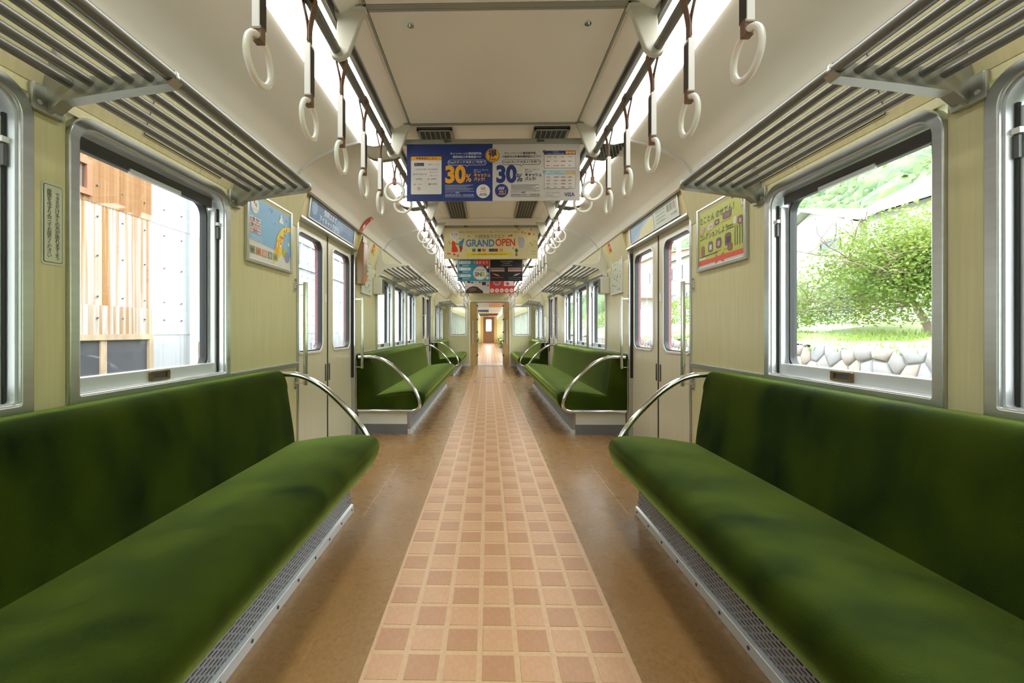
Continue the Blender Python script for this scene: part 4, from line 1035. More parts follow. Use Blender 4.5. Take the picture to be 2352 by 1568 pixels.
# notice on the left pillar, text set vertically
t = thing('seat_notice', (-W, 1.225, 1.22), 'narrow white notice with vertical black writing on the left window pillar', 'notice')
MB().prism_x(rr(1.198, 1.262, 1.195, 1.435, 0.008, 0.008, 4), -W, -W+0.002).build('plate', ink('#c9cdb4'), t)
q = sheet(t, (-W+0.002, 1.230, 1.315), *wall_frame(-1))
q.poly(rr(-0.0275, 0.0275, -0.1135, 0.1135, 0.006, 0.006, 4), '#16181c', 1); q.poly(rr(-0.0258, 0.0258, -0.1118, 0.1118, 0.005, 0.005, 4), '#c9cdb4', 2)
q.text('できるだけ多くの方が座れますよう', 0.0115, 0.095, 0.0148, '#1c1e1c', 3, 'CENTER', 0.005, 1.0, True)
q.text('座席をゆずり合ってお座りください', -0.0115, 0.100, 0.0148, '#1c1e1c', 3, 'CENTER', 0.005, 1.0, True)
# route-map boards, stickers and boxes beyond the near door
for s in (-1, 1):
    y0, y1, z0, z1 = 4.26, 4.62, 1.40, 1.77
    t = thing('wall_chart', (s*W, (y0+y1)/2, z0), f'framed pale fare chart with small print on the {SIDE[s]} wall beyond the near door', 'chart')
    MB().box(s*(W-0.008), s*W, y0, y1, z0, z1).build('board', ink('#c3c9b2'), t)
    MB().ring_x(rr(y0-0.012, y1+0.012, z0-0.012, z1+0.012, 0.003, 0.003, 2), rr(y0+0.004, y1-0.004, z0+0.004, z1-0.004, 0.002, 0.002, 2), s*(W-0.016), s*W).build('frame', 'alu_pale', t)
    q = sheet(t, (s*(W-0.008), (y0+y1)/2, (z0+z1)/2), *wall_frame(s)); rnd = random.Random(20+s)
    for k in range(34): q.rect(*(lambda x, z, w_, h_: (x, z, x+w_, z+h_))(rnd.uniform(-0.16,0.13), rnd.uniform(-0.17,0.15), rnd.uniform(0.012,0.03), rnd.uniform(0.006,0.022)), rnd.choice(['#4a5240','#6a7260','#8a8a78','#50604a']), 1)
    # stickers
    for (ya, yb, za, zb, c, lab, tx, tc_) in ((4.50,4.55,1.84,1.925,'#d23c30','red emergency sticker','SOS','#f4ece4'),(4.56,4.62,1.83,1.91,'#d8c428','yellow warning sticker','!','#20201c')) + (((4.36,4.41,1.80,1.93,'#d8d4c4','white notice sticker','','#30302c'),) if s < 0 else ()):
        x = W+(COVE_B[0]-W)*((za+zb)/2-SEAM)/(COVE_B[1]-SEAM)-0.006
        t = thing('sticker', (s*x, ya, za), f'small {lab} on the {SIDE[s]} upper wall beyond the near door', 'sticker')
        def up2(y, z, d=0.004): return Vector((s*(W+(COVE_B[0]-W)*(z-SEAM)/(COVE_B[1]-SEAM)-d), y, z))
        MB().add([up2(ya,za),up2(yb,za),up2(yb,zb),up2(ya,zb),up2(ya,za,0.001),up2(yb,za,0.001),up2(yb,zb,0.001),up2(ya,zb,0.001)], [(0,1,2,3),(4,5,6,7),(0,1,5,4),(1,2,6,5),(2,3,7,6),(3,0,4,7)]).build('film', ink(c), t)
        q = sheet(t, up2((ya+yb)/2,(za+zb)/2,0.0042), (0,-s,0), (up2(ya,zb)-up2(ya,za)).normalized(), (-s,0,0)); q.text(tx, 0, 0, 0.026, tc_, 1, 'CENTER', 0.02)
    # grey box with a slotted face beyond the chart
    t = thing('control_box', (s*W, 4.78, 1.40), f'small grey box with dark slotted face on the {SIDE[s]} wall beyond the chart', 'wall box')
    MB().box(s*(W-0.10), s*W, 4.72, 4.84, 1.415, 1.60).build('case', 'cream', t, bevel=0.008)
    MB().box(s*(W-0.104), s*(W-0.10), 4.735, 4.825, 1.43, 1.585).build('face', 'darkgrey', t)
# red SOS sticker curving over the left cove
t = thing('cove_sticker', (-1.2, 3.97, 1.99), 'bright red SOS sticker wrapped over the left cove beyond the door', 'sticker')
P = [(-1.222,1.945),(-1.212,1.966),(-1.190,2.002),(-1.150,2.042),(-1.115,2.064)]
def strip_on(P, y0, y1, d):
    m = MB()
    for i in range(len(P)-1):
        a, b = P[i], P[i+1]
        m.add([(a[0]+d,y0,a[1]-d),(a[0]+d,y1,a[1]-d),(b[0]+d,y1,b[1]-d),(b[0]+d,y0,b[1]-d)], [(0,1,2,3)])
    return m
strip_on(P, 3.93, 4.01, 0.006).build('film', ink('#d23c30'), t, recalc=False)
q = sheet(t, (-1.128+0.004, 3.97, 2.048), (0,1,0), (0.75,0,0.6), (0.6,0,-0.75)); q.text('SOS', 0, 0, 0.030, '#f4ece4', 10, 'CENTER', 0.03)
q2 = sheet(t, (-1.195+0.004, 3.97, 1.99), (0,1,0), (0.45,0,0.85), (0.85,0,-0.45)); q2.poly([(-0.012,0.025),(0.012,0.025),(0.012,-0.005),(0.025,-0.005),(0,-0.035),(-0.025,-0.005),(-0.012,-0.005)], '#f4ece4', 10)
# brown cabinet on the left beyond the door
t = thing('emergency_cabinet', (-1.27, 4.16, 1.45), 'brown vertical emergency cabinet on the left wall just beyond the near door', 'cabinet')
MB().prism_y([(-1.31,1.46),(-1.255,1.46),(-1.235,1.56),(-1.225,1.86),(-1.31,1.86)], 4.095, 4.235).build('body', 'brown_wood', t, bevel=0.006)
MB().box(-1.31, -1.238, 4.10, 4.235, 1.865, 1.935).build('top_box', 'brown_wood', t, bevel=0.004)
MB().box(-1.243, -1.236, 4.10, 4.106, 1.88, 1.925).build('handle', 'darkgrey', t)
lb = MB().add([(-1.252,4.13,1.465),(-1.234,4.235,1.50),(-1.231,4.235,1.56),(-1.238,4.13,1.54)], [(0,1,2,3)]); lb.build('label_plate', ink('#c07a50'), t, recalc=False)
# hanging notices near the far end of each rail
for s in (-1, 1):
    for k, (za, zb, ya, yb) in enumerate(((1.80,2.01,9.0,9.75),(1.72,1.93,11.2,12.2))):
        t = thing('hanging_notice', (s*0.60, (ya+yb)/2, zb), f'white notice plate hanging along the {SIDE[s]} rail near the end wall, {"nearer" if k == 0 else "farther"} one', 'notice')
        MB().box(s*0.628, s*0.634, ya, yb, za, zb).build('plate', 'white', t, bevel=0.002)
        MB().box(s*0.629, s*0.633, ya+0.05, ya+0.07, zb-0.005, 2.16).box(s*0.629, s*0.633, yb-0.07, yb-0.05, zb-0.005, 2.16).build('hanger', 'darkgrey', t)
render_text()
for q in SHEETS: q.flush()

# ------------------------------------------------------------------ the neighbouring car seen through the doorway
NC = thing('neighbouring_car', (0, 12.75, 0), 'next train car seen through the open end doorway', 'train car')
Y1, Y2 = 12.85, 30.0
def nb(name, m): return lambda mb, **k: mb.build(name, m, NC, **k)
MB().box(-0.45, 0.5, 12.45, 12.9, -0.05, 0.01).build('gangway_plate', 'grey_bellow', NC)
g = MB()
for k in range(14): g.box(-0.24+0.04*k-0.008, -0.24+0.04*k+0.008, 12.70, 12.80, 0.01, 0.016)
g.build('gangway_tread', 'steel', NC)
for s in (-1, 1): MB().box(0.03+s*0.52, 0.03+s*0.50, 12.47, 12.86, 0.0, 1.95).build('gangway_side', 'grey_bellow', NC)
MB().box(-0.5, 0.56, 12.47, 12.86, 1.92, 1.96).build('gangway_top', 'grey_bellow', NC)
MB().box(-1.42, 1.42, Y1, Y2+3, -0.12, 0.0).build('car_floor', 'lino', NC)
MB().box(-0.40, 0.40, Y1, Y2, 0.0, 0.0012).build('car_aisle_strip', 'grout', NC)
ft = [MB(), MB()]
for r in range(140):
    for c in range(7):
        x = x0b + c*PITCH + TILE/2; y = Y1+0.1 + r*ROW; h = TILE/2
        if y < Y2-0.1: ft[(r+c) % 2].box(x-h, x+h, y-h, y+h, 0.0012, 0.0024)
for k in (0, 1): tag(ft[k].build('car_floor_tiles', ['tile_dark','tile_light'][k], NC), kind='stuff')
MB().box(-1.42, 1.42, Y1, Y2, 2.18, 2.25).build('car_ceiling', 'ceil', NC)
for s in (-1, 1):
    MB().box(s*1.31, s*1.40, Y1, Y2, 0, 0.80).build('car_wall_lower', 'wall', NC)
    MB().box(s*1.31, s*1.40, Y1, Y2, 1.66, 2.25).build('car_wall_upper', 'wall', NC)
    y = Y1
    while y < Y2-0.2:
        MB().box(s*1.295, s*1.40, y, y+0.18, 0.79, 1.67).build('car_wall_pillar', 'grille_grey', NC); y += 0.95
    MB().box(s*0.62, s*0.83, Y1+0.3, Y2-0.3, 2.14, 2.18).build('car_light_cover', 'lamp', NC)
    for a, b in ((Y1+0.1,16.2),(18.0,21.6),(23.2,26.8),(28.4,29.9)):
        pr = [(s*x, z) for x, z in ((0.67,0.26),(0.65,0.38),(0.70,0.42),(1.14,0.38),(1.18,0.74),(1.22,0.78),(1.30,0.78),(1.30,0.0),(0.80,0.0),(0.80,0.25))]
        MB().prism_y(pr, a, b).build('car_bench', 'velvet', NC)
    MB().tube([(s*0.585, Y1+0.2, 2.04), (s*0.585, Y2-0.3, 2.04)], 0.017, 8).build('car_rail', 'rail', NC)
    rg = MB()
    y = Y1+0.3
    while y < Y2-0.4:
        rg.tube([(s*0.585, y+0.056*math.sin(2*math.pi*k/14), 1.70+0.056*math.cos(2*math.pi*k/14)) for k in range(14)], 0.009, 5, closed=True); rg.box(s*0.585-0.009, s*0.585+0.009, y-0.012, y+0.012, 1.75, 1.95); y += 0.29
    tag(rg.build('car_hand_straps', 'ring', NC), kind='stuff')
cols = [('#c8c0b4','#d8a070'),('#cfc8be','#d8d0c8'),('#24408c','#cfc8c0'),('#d8b040','#d8d0a8'),('#3a6a90','#702820'),('#403838','#a03830'),('#c8a070','#c0c0b8')]
y = 14.2
for c1, c2 in cols:
    MB().box(-0.51, 0.0, y, y+0.003, 1.79, 2.13).build('car_poster', ink(c1), NC); MB().box(0.0, 0.51, y, y+0.003, 1.79, 2.13).build('car_poster', ink(c2), NC); y += 2.1
# near end wall of that car (windows and doorway line up), far end wall with closed brown door
end_wall(Y1, '', '', parent=NC)
MB().box(-1.42, -0.56, Y2, Y2+0.06, 0, 2.3).build('car_end_wall', 'wall', NC); MB().box(0.60, 1.42, Y2, Y2+0.06, 0, 2.3).build('car_end_wall', 'wall', NC); MB().box(-0.56, 0.60, Y2, Y2+0.06, 1.87, 2.3).build('car_end_wall', 'wall', NC)
for x0, x1 in ((-0.56,-0.36),(0.40,0.60)): MB().box(x0, x1, Y2, Y2+0.05, 0, 1.87).build('car_door_pocket', 'ochre', NC)
dl = MB().ring_y(rr(-0.36, 0.40, 0.0, 1.87, 0.002, 0.002, 4), rr(-0.16, 0.20, 0.86, 1.66, 0.07, 0.07, 4), Y2+0.02, Y2+0.05).build('car_end_door', 'brown_door', NC)
MB().ring_y(rr(-0.19, 0.23, 0.83, 1.69, 0.08, 0.08, 4), rr(-0.16, 0.20, 0.86, 1.66, 0.07, 0.07, 4), Y2+0.005, Y2+0.06).build('door_window_frame', 'alu_pale', dl)
MB().prism_y(rr(-0.16, 0.20, 0.86, 1.66, 0.07, 0.07, 4), Y2+0.03, Y2+0.034).build('door_pane', 'glass', dl)
NC.rotation_euler = (math.radians(0.55), 0, 0)
# ------------------------------------------------------------------ outside: ground
mground = mat('pale_gravel', (0.2, 0.19, 0.175), 0.9, var=0.15, scale=(3,3,3), bump=0.4, bscale=20)
tag(MB().box(-40, 6.2, -30, 90, -1.15, -1.0).build('ground', mground), 'pale trackside gravel outside the train', 'ground', kind='structure')

# ------------------------------------------------------------------ left: old factory clad in corrugated sheets
def rust_mat(name, base, rust, amount, streak):
    m, nt, b = _nt(name); N, L = nt.nodes, nt.links
    tc = N.new('ShaderNodeTexCoord'); oi = N.new('ShaderNodeObjectInfo')
    mp = N.new('ShaderNodeMapping'); mp.inputs['Scale'].default_value = (1, 14, 0.16)
    L.new(tc.outputs['Object'], mp.inputs[0])
    nz = N.new('ShaderNodeTexNoise'); nz.noise_dimensions = '4D'; nz.inputs['Scale'].default_value = 2.2; nz.inputs['Detail'].default_value = 5
    ml = N.new('ShaderNodeMath'); ml.operation = 'MULTIPLY'; ml.inputs[1].default_value = 37.0
    L.new(oi.outputs['Random'], ml.inputs[0]); L.new(ml.outputs[0], nz.inputs['W']); L.new(mp.outputs[0], nz.inputs['Vector'])
    cr = N.new('ShaderNodeValToRGB'); cr.color_ramp.elements[0].position = 1-amount-0.12; cr.color_ramp.elements[1].position = 1-amount+0.10
    cr.color_ramp.elements[0].color = (*base, 1); cr.color_ramp.elements[1].color = (*rust, 1)
    L.new(nz.outputs['Fac'], cr.inputs[0]); L.new(cr.outputs[0], b.inputs['Base Color']); b.inputs['Roughness'].default_value = 0.6
    return m
MR_white = rust_mat('white_corrugated_steel', (0.47,0.48,0.51), (0.39,0.375,0.37), 0.36, 1)
MR_streak = rust_mat('rust_streaked_corrugated_steel', (0.47,0.45,0.42), (0.32,0.155,0.05), 0.47, 1)
MR_orange = rust_mat('rusted_orange_corrugated_steel', (0.26,0.11,0.04), (0.33,0.175,0.075), 0.5, 1)
FX = -4.05
fac = thing('factory_building', (FX, 5, -1), 'old factory wall of white and rusty corrugated sheets outside the left windows', 'building')
SW = 0.83
def sheet_mesh(name, h, m):
    n = 21; vs = []; fs = []
    for i in range(n*2):
        y = SW*i/(n*2-1); x = 0.012*(1 if (i//1) % 2 else -1)
        vs += [(x, y, 0), (x, y, h)]
    for i in range(n*2-1): fs.append((2*i, 2*i+2, 2*i+3, 2*i+1))
    me = bpy.data.meshes.new(name); me.from_pydata(vs, [], fs); me.materials.append(m)
    me.polygons.foreach_set('use_smooth', [True]*len(me.polygons)); return me
rows = [(-1.0, 0.98, 'a'), (0.98-0.02, 1.27, 'b'), (1.25, 2.33, 'c'), (2.31, 3.55, 'd'), (3.53, 5.4, 'e')]
for z0, z1, k in rows:
    ms = {n: sheet_mesh('sheet', z1-z0, m) for n, m in (('w', MR_white), ('s', MR_streak), ('o', MR_orange))}
    for i in range(-4, 19):
        y = i*SW + 0.02
        kind = 'w'
        if k in ('c', 'b') and 2 <= i <= 5: kind = 's'
        if k == 'd' and 2 <= i <= 5: kind = 'o'
        if k == 'c' and i == 7: kind = 's'
        if k == 'a' and (2 <= i <= 5): continue
        o = bpy.data.objects.new('corrugated_sheet', ms[kind]); COL.objects.link(o); o.parent = fac
        o.location = Vector((FX + (0.006 if k in 'bd' else 0) + 0.004*(i % 2), y, z0)) - WL[fac]
MB().box(FX-6, FX-0.03, -3.5, 15.6, -1.0, 5.4).build('factory_core', MR_white, fac)
def fwin(y0, y1, z0, z1, n, fcol):
    mfr = mat('window_paint_'+fcol.strip('#'), rgb(fcol), 0.6, var=0.25, scale=(12,12,4))
    f = MB()
    f.box(FX-0.02, FX+0.045, y0, y1, z1-0.06, z1).box(FX-0.02, FX+0.045, y0, y1, z0, z0+0.06).box(FX-0.02, FX+0.044, y0, y0+0.06, z0+0.06, z1-0.06).box(FX-0.02, FX+0.044, y1-0.06, y1, z0+0.06, z1-0.06)
    w_ = f.build('factory_window', mfr, fac)
    for k in range(1, n): yy = y0+(y1-y0)*k/n; MB().box(FX-0.01, FX+0.03, yy-0.035, yy+0.035, z0, z1).build('mullion', mfr, w_)
    for k in range(n):
        ya = y0+(y1-y0)*k/n; yb = y0+(y1-y0)*(k+1)/n
        MB().box(FX-0.005, FX+0.012, ya, yb, z0, z1).build('window_pane', M['factory_glass'], w_)
M['factory_glass'] = mat('dusty_dark_glass', (0.06,0.063,0.075), 0.25, var=0.2, scale=(3,3,3))
fwin(1.68, 3.70, 0.0, 0.97, 3, '#9c8c74'); fwin(3.72, 5.0, 0.0, 0.97, 2, '#a08a72'); MB().box(FX+0.0, FX+0.04, 1.68, 5.0, -1.0, 0.0).build('sill_band', MR_white, fac)
fwin(5.80, 6.35, 0.15, 0.86, 2, '#9c8478')
fwin(3.45, 4.22, 2.36, 2.72, 1, '#8a5a3c'); fwin(8.6, 11.9, 2.35, 2.95, 7, '#b4bcc0'); fwin(9.6, 10.6, 0.1, 0.75, 4, '#a8b0b4')
MB().tube([(FX+0.10, 5.62, -1), (FX+0.10, 5.62, 5.3)], 0.045, 8).build('white_upright', 'white', fac, smooth=40)  # white upright tube in front of the sheets
rv = MB()
for i in range(-2, 40):
    for z in (1.14, 1.36, 1.78, 2.18, 2.5):
        rv.cyl((FX+0.02, i*0.30+0.1, z), (1,0,0), 0.009, 0.012, 6)
tag(rv.build('rivets', 'darkgrey', fac), kind='stuff')

# ------------------------------------------------------------------ right: stone retaining wall, bank, tree, houses, wooded hill
RX = 5.0
mst = [mat(f'granite_{i}', c, 0.85, var=0.12, scale=(5,5,5), bump=0.4, bscale=14) for i, c in enumerate(((0.28,0.245,0.225),(0.25,0.245,0.255),(0.30,0.25,0.215),(0.23,0.215,0.21)))]
rw = thing('retaining_wall', (RX, 8, -1), 'dry stone retaining wall below the grass bank outside the right windows', 'stone wall')
MB().box(RX+0.06, RX+0.9, -6, 40, -1.0, 0.72).build('wall_core', mst[3], rw)
def clip(poly, px, py, nx_, ny_):            # keep the side of a polygon behind the line through p with normal n
    out = []
    for i in range(len(poly)):
        a, b = poly[i], poly[(i+1) % len(poly)]
        da = (a[0]-px)*nx_ + (a[1]-py)*ny_; db = (b[0]-px)*nx_ + (b[1]-py)*ny_
        if da <= 0: out.append(a)
        if (da < 0 < db) or (db < 0 < da):
            t_ = da/(da-db); out.append((a[0]+(b[0]-a[0])*t_, a[1]+(b[1]-a[1])*t_))
    return out
rnd = random.Random(42); seeds = {}
for i in range(0, 44):
    for j in range(0, 7):
        seeds[(i, j)] = (3.4 + 0.25*(i + (0.5 if j % 2 else 0)) + rnd.uniform(-0.085,0.085), 0.67 - 0.20*j + rnd.uniform(-0.06,0.06))
for (i, j), (cy, cz) in seeds.items():
    if j > 5: continue
    poly = [(cy-0.5,cz-0.5),(cy+0.5,cz-0.5),(cy+0.5,cz+0.5),(cy-0.5,cz+0.5)]
    for di in (-2,-1,0,1,2):
        for dj in (-2,-1,0,1,2):
            q_ = seeds.get((i+di, j+dj))
            if q_ is None or (di == 0 and dj == 0): continue
            dy, dz = q_[0]-cy, q_[1]-cz; d = math.hypot(dy, dz)
            poly = clip(poly, cy+dy*(0.5-0.009/d), cz+dz*(0.5-0.009/d), dy/d, dz/d)
    poly = clip(poly, 0, 0.775+0.03*math.sin(i*2.1), 0, 1)
    if len(poly) < 3: continue
    n = len(poly); my = sum(p_[0] for p_ in poly)/n; mz = sum(p_[1] for p_ in poly)/n; dep = rnd.uniform(0.015,0.05)
    def lp(x, f): return [(x, (p_[0]-my)*f, (p_[1]-mz)*f) for p_ in poly]
    vs = lp(0.12, 1.0) + lp(-0.01, 1.0) + lp(-dep, 0.80) + [(-dep-0.012, 0, 0)]
    fs = []
    for k in range(n):
        k2 = (k+1) % n; fs += [(k,k2,n+k2,n+k),(n+k,n+k2,2*n+k2,2*n+k),(2*n+k,2*n+k2,3*n)]
    me = bpy.data.meshes.new('stone'); me.from_pydata(vs, [], fs); me.materials.append(rnd.choice(mst)); me.polygons.foreach_set('use_smooth', [True]*len(me.polygons))
    o = bpy.data.objects.new('stone', me); COL.objects.link(o); o.parent = rw; o.location = Vector((RX+0.06, my, mz)) - WL[rw]
mgrass = mat('grass', (0.20,0.26,0.09), 0.9, var=0.2, scale=(2,2,2), bump=0.6, bscale=12)
bank = MB()
nx, ny = 10, 60; vs = []; fs = []
for i in range(nx+1):
    for j in range(ny+1):
        x = RX+0.05 + (30-RX)*(i/nx)**1.6; y = -20 + 110*j/ny
        vs.append((x, y, 0.74 + 0.5*min(1,(x-RX)/5) + 0.10*math.sin(y*1.3+x) + (0.16*max(0,x-11))))
for i in range(nx):
    for j in range(ny): fs.append((i*(ny+1)+j, i*(ny+1)+j+1, (i+1)*(ny+1)+j+1, (i+1)*(ny+1)+j))
bank.add(vs, fs)
tag(bank.build('grass_bank', mgrass, smooth=60), 'grassy bank above the stone wall outside the right windows', 'grass bank', kind='structure')
gb = MB(); rnd = random.Random(9)
for k in range(7000):
    x = rnd.uniform(RX+0.02, RX+2.6); y = rnd.uniform(3.5, 16); z = 0.72 + 0.1*(x-RX); h = rnd.uniform(0.03,0.12); a = rnd.uniform(0, 3.14); dx, dy = 0.012*math.cos(a), 0.012*math.sin(a)
    gb.add([(x-dx,y-dy,z-0.02),(x+dx,y+dy,z-0.02),(x+rnd.uniform(-0.05,0.05),y+rnd.uniform(-0.05,0.05),z+h)], [(0,1,2)])
def leaf_mat(name, c1, c2):
    m, nt, b = _nt(name); N, L = nt.nodes, nt.links
    tc = N.new('ShaderNodeTexCoord'); nz = N.new('ShaderNodeTexNoise'); nz.inputs['Scale'].default_value = 1.3; nz.inputs['Detail'].default_value = 4
    L.new(tc.outputs['Object'], nz.inputs['Vector'])
    cr = N.new('ShaderNodeValToRGB'); cr.color_ramp.elements[0].position = 0.35; cr.color_ramp.elements[1].position = 0.68
    cr.color_ramp.elements[0].color = (*c1,1); cr.color_ramp.elements[1].color = (*c2,1)
    L.new(nz.outputs['Fac'], cr.inputs[0]); L.new(cr.outputs[0], b.inputs['Base Color']); b.inputs['Roughness'].default_value = 0.6
    tl = N.new('ShaderNodeBsdfTranslucent'); L.new(cr.outputs[0], tl.inputs[0]); mx = N.new('ShaderNodeMixShader'); mx.inputs[0].default_value = 0.4
    L.new(b.outputs[0], mx.inputs[1]); L.new(tl.outputs[0], mx.inputs[2]); L.new(mx.outputs[0], N['Material Output'].inputs['Surface'])
    return m
M['leaf'] = leaf_mat('bright_green_leaves', (0.11,0.19,0.03), (0.24,0.30,0.065))  # bright leaf green shared by tree, shrubs and grass
M['forest'] = leaf_mat('forest_leaves', (0.06,0.135,0.055), (0.155,0.215,0.06))
tag(gb.build('grass_blades', 'leaf', recalc=False), 'tall grass along the top of the stone wall', 'grass', kind='stuff')
# tree
tr = thing('garden_tree', (7.4, 7.5, 1.0), 'leafy green tree with a leaning trunk on the bank outside the right window', 'tree')
mb = mat('bark', (0.16,0.12,0.09), 0.9, var=0.25, scale=(10,10,3))
rnd = random.Random(17); tips = []
bm_ = MB()
def branch(p, d, L, r, depth):
    P = [p]; dd = Vector(d).normalized()
    for k in range(4):
        dd = (dd + Vector((rnd.uniform(-.25,.25), rnd.uniform(-.25,.25), rnd.uniform(-.14,.10)))).normalized(); P.append(P[-1] + dd*L/4)
        if depth <= 2: tips.append(P[-1].copy())
    bm_.tube(P, [r*(1-0.45*k/4) for k in range(5)], 6 if depth > 1 else 4)
    if depth > 0:
        for k in range(4 if depth > 1 else 3):
            a = rnd.uniform(0, 6.28); b = P[rnd.choice([2,3,4])]
            branch(b, (dd*0.6 + Vector((math.cos(a), math.sin(a), rnd.uniform(-0.1,0.5)))), L*rnd.uniform(0.6,0.8), r*0.5, depth-1)
branch(Vector((7.4, 7.3, 0.95)), (-0.06, 0.22, 1), 0.95, 0.065, 3)
branch(Vector((7.35, 7.45, 1.75)), (-0.3, 0.9, 0.35), 1.4, 0.03, 2)
branch(Vector((7.35, 7.45, 1.5)), (-0.1, 1.0, 0.1), 1.6, 0.022, 2)
branch(Vector((7.35, 7.6, 1.45)), (-0.2, 1.0, 0.05), 2.0, 0.022, 2)
branch(Vector((7.2, 8.6, 1.5)), (-0.2, 1.0, 0.3), 1.6, 0.02, 2)
branch(Vector((7.35, 7.35, 1.7)), (0.1, -0.9, 0.5), 1.3, 0.03, 2)
bm_.build('trunk', mb, tr, smooth=60)
lf = MB()
for tpt in tips:
    for k in range(45):
        p = tpt + Vector((rnd.gauss(0,.30), rnd.gauss(0,.36), rnd.gauss(0,.28)))
        if p.z < 1.12 or p.x < 6.75 or p.x > 8.6 or p.z > 3.15-0.40*max(0, p.y-8.0): continue
        a = Vector((rnd.gauss(0,1), rnd.gauss(0,1), rnd.gauss(0,.5))).normalized(); b = a.cross(Vector((rnd.gauss(0,1), rnd.gauss(0,1), rnd.gauss(0,1)))).normalized()
        L_f = rnd.uniform(0.05,0.09); lf.add([p, p+a*L_f*.5+b*L_f*.28, p+a*L_f, p+a*L_f*.5-b*L_f*.28], [(0,1,2,3)])
for k in range(260):
    cy = rnd.uniform(6.2, 11.2); top = 3.0-0.40*max(0, cy-7.8); c_ = Vector((rnd.uniform(7.0, 8.1), cy, rnd.uniform(1.2, top)))
    for j in range(30):
        p = c_ + Vector((rnd.gauss(0,.16), rnd.gauss(0,.2), rnd.gauss(0,.13)))
        if p.z < 1.1: continue
        a = Vector((rnd.gauss(0,1), rnd.gauss(0,1), rnd.gauss(0,.5))).normalized(); b = a.cross(Vector((rnd.gauss(0,1), rnd.gauss(0,1), rnd.gauss(0,1)))).normalized()
        L_f = rnd.uniform(0.05,0.085); lf.add([p, p+a*L_f*.5+b*L_f*.28, p+a*L_f, p+a*L_f*.5-b*L_f*.28], [(0,1,2,3)])
tag(lf.build('foliage', 'leaf', tr, recalc=False), kind='stuff')
# shrubs along the wall farther on
for i, (x, y, z, rx, ry, rz) in enumerate(((7.2,12.2,1.0,0.9,1.6,0.7),(7.5,16.5,1.3,1.0,2.2,1.0),(6.7,23.0,1.2,0.9,3.0,1.0),(6.7,31,1.2,0.9,4.0,1.1))):
    m = MB()
    for k in range(2200):
        a = Vector((rnd.gauss(0,1), rnd.gauss(0,1), abs(rnd.gauss(0,1)))).normalized()*rnd.uniform(0.75,1.05)
        p = Vector((x+a.x*rx, y+a.y*ry, z+a.z*rz)); d = Vector((rnd.gauss(0,1), rnd.gauss(0,1), rnd.gauss(0,1))).normalized(); e = d.cross(Vector((rnd.gauss(0,1), rnd.gauss(0,1), rnd.gauss(0,1)))).normalized()
        L_f = rnd.uniform(0.06,0.13); m.add([p, p+d*L_f*.5+e*L_f*.3, p+d*L_f, p+d*L_f*.5-e*L_f*.3], [(0,1,2,3)])
    t = thing('bank_shrub', (x, y, z), f'low leafy shrub on the right bank beyond the tree, {ordn(i)} one', 'shrub', 'shrubs on the bank')
    tag(m.build('foliage', 'leaf', t, recalc=False), kind='stuff')
    MB().tube([(x,y,z-0.2),(x,y,z+rz*0.7)], 0.05, 6).build('stem', mb, t)
# houses
mw = mat('white_render', (0.42,0.40,0.395), 0.8, var=0.03); mroof = mat('grey_roof_tiles', (0.27,0.265,0.27), 0.7, var=0.12, scale=(3,3,3)); mred = mat('red_roof', (0.32,0.12,0.09), 0.7, var=0.12); mpe = mat('peach_render', (0.48,0.34,0.27), 0.8, var=0.04)
def house(x0, x1, y0, y1, z0, z1, rise, axis, wm, rm, wins, label):
    t = thing('house', ((x0+x1)/2, (y0+y1)/2, z0), label, 'house', 'houses on the slope')
    MB().box(x0, x1, y0, y1, z0, z1).build('walls', wm, t)
    e = 0.45; m = MB()
    if axis == 'y': prof = [(x0-e, z1-0.1), ((x0+x1)/2, z1+rise), (x1+e, z1-0.1), (x1+e, z1-0.02), ((x0+x1)/2, z1+rise+0.14), (x0-e, z1-0.02)]; m.prism_y(prof, y0-e, y1+e)
    else: prof = [(y0-e, z1-0.1), ((y0+y1)/2, z1+rise), (y1+e, z1-0.1), (y1+e, z1-0.02), ((y0+y1)/2, z1+rise+0.14), (y0-e, z1-0.02)]; m.prism_x(prof, x0-e, x1+e)
    m.build('roof', rm, t)
    if axis == 'y':
        for yy in (y0, y1): MB().prism_y([(x0, z1-0.05), ((x0+x1)/2, z1+rise-0.02), (x1, z1-0.05)], yy-0.02, yy+0.02).build('gable', wm, t)
    else:
        for xx in (x0, x1): MB().prism_x([(y0, z1-0.05), ((y0+y1)/2, z1+rise-0.02), (y1, z1-0.05)], xx-0.02, xx+0.02).build('gable', wm, t)
    for ya, yb, za, zb in wins:
        w_ = MB().ring_x(rr(ya, yb, za, zb, 0.01, 0.01, 2), rr(ya+0.08, yb-0.08, za+0.08, zb-0.08, 0.01, 0.01, 2), x0-0.06, x0+0.02).build('window', 'darkgrey', t)
        MB().box(x0-0.03, x0+0.01, ya+0.05, yb-0.05, za+0.05, zb-0.05).build('window_pane', M['factory_glass'], w_)
house(13, 19, 15.2, 19.6, 0.8, 4.9, 0.9, 'x', mw, mroof, ((16.0,17.0,4.05,4.5),(17.6,18.6,2.2,3.0)), 'white house with a small upper window beyond the tree')
house(11.5, 17, 8.2, 13.2, 0.8, 4.5, 1.5, 'y', mw, mroof, ((9.0,10.6,2.9,3.9),), 'white house with a long pale roof behind the tree')
house(14, 20, 27.5, 35, 1.5, 6.3, 0.8, 'y', mw, mroof, ((28.4,29.8,4.8,5.8),(31,32.8,4.8,5.8),(28.4,30.4,2.6,3.8),(32,33.8,2.6,3.8)), 'white two-storey house seen through the right door')
house(16, 22, 40, 47, 1.5, 8.2, 0.5, 'y', mpe, mroof, ((41.5,42.6,5.6,6.8),), 'peach coloured building farther along on the right')
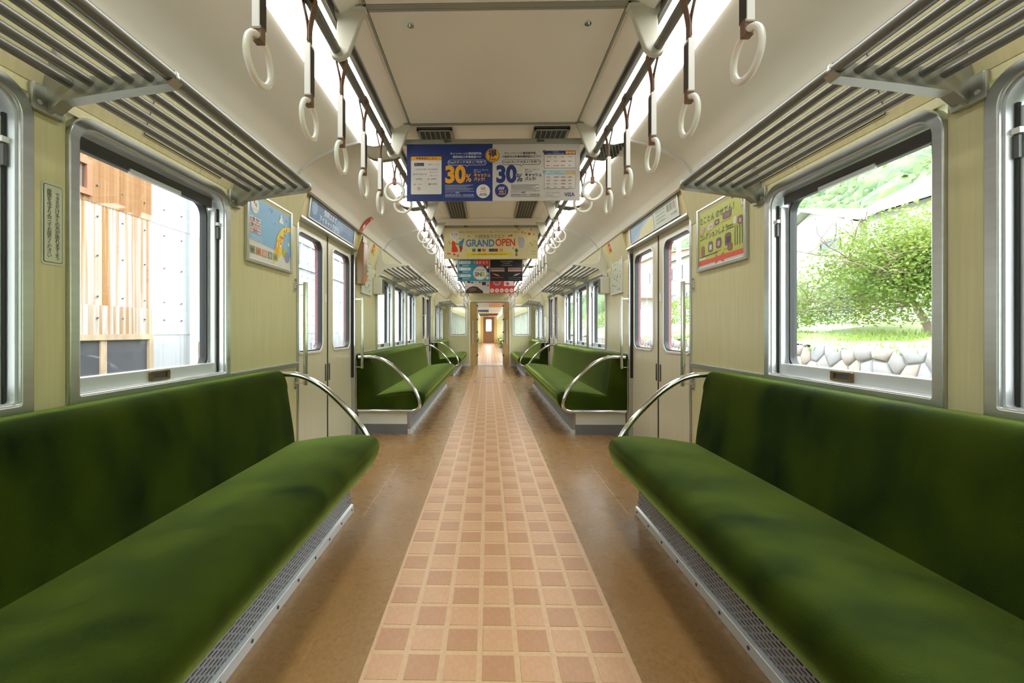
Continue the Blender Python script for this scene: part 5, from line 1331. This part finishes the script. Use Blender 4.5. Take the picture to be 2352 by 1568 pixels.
house(12.5, 15.5, 37, 40.2, 1.5, 3.9, 1.0, 'x', mw, mred, ((37.6,38.2,2.4,3.3),(38.8,39.4,2.4,3.3)), 'small white house with a red gable roof on the right')
mconc = mat('pale_concrete', (0.36,0.355,0.35), 0.85, var=0.12, scale=(1.5,1.5,0.6))
tag(MB().box(8.2, 9.0, 22, 60, -1, 2.2).build('concrete_wall', mconc), 'pale concrete retaining wall farther along on the right', 'wall')
for i, (x, y) in enumerate(((9.5,21.5),(10.5,33.0))):
    t = thing('utility_pole', (x, y, 0.5), f'grey utility pole outside the right door, {"nearer" if i == 0 else "farther"} one', 'pole', 'utility poles')
    MB().tube([(x,y,0.5),(x,y,8.5)], [0.15,0.11], 8).build('pole', mconc, t, smooth=50); MB().box(x-0.05, x+0.05, y-0.8, y+0.8, 7.6, 7.7).build('crossarm', mconc, t)
# wooded hill
rnd = random.Random(31)
def hill_z(x, y): return max(1.0, 0.46*(x-26) + 1.5 + 6*(x > 26)*min(1,(x-26)/20)) + 2.5*math.sin(y*0.07)*math.sin(x*0.05)
hm = MB(); vs = []; fs = []; nx, ny = 16, 40
for i in range(nx+1):
    for j in range(ny+1):
        x = 24+80*i/nx; y = -40+260*j/ny; vs.append((x, y, hill_z(x,y)-1.5))
for i in range(nx):
    for j in range(ny): fs.append((i*(ny+1)+j, i*(ny+1)+j+1, (i+1)*(ny+1)+j+1, (i+1)*(ny+1)+j))
hm.add(vs, fs); tag(hm.build('hillside', 'forest', smooth=60), 'green hillside rising behind the houses on the right', 'hill', kind='structure')
fc = MB()
ico = bmesh.new(); bmesh.ops.create_icosphere(ico, subdivisions=2, radius=1.0); IV = [v.co.copy() for v in ico.verts]; IF = [tuple(v.index for v in f.verts) for f in ico.faces]; ico.free()
lv = MB()
for k in range(1500):
    x = 26+76*rnd.random()**0.9; y = rnd.uniform(-5, 190); r_ = rnd.uniform(1.4, 3.0)*(0.8+x/100)
    c = Vector((x, y, hill_z(x,y)+rnd.uniform(-0.3,0.8)))
    fc.add([c + Vector((v.x*r_, v.y*r_, v.z*r_*0.9))*rnd.uniform(0.82,1.12) for v in IV], IF)
    for j in range(26):
        d = Vector((rnd.gauss(-0.4,1), rnd.gauss(-0.2,1), abs(rnd.gauss(0.3,1)))).normalized(); p = c + d*r_*rnd.uniform(0.95,1.12); e = d.cross(Vector((rnd.gauss(0,1),rnd.gauss(0,1),rnd.gauss(0,1)))).normalized(); g2 = (d*0.5+e.cross(d)).normalized(); L_f = rnd.uniform(0.25,0.6)
        lv.add([p-e*L_f*.5, p+g2*L_f*.6, p+e*L_f*.5, p-g2*L_f*.4], [(0,1,2,3)])
tag(fc.build('forest', 'forest', smooth=60, recalc=False), 'dense green woodland covering the hill on the right', 'woodland', kind='stuff')
tag(lv.build('forest_leaves', 'forest', recalc=False), 'leaf clusters over the hillside woodland on the right', 'leaves', kind='stuff')
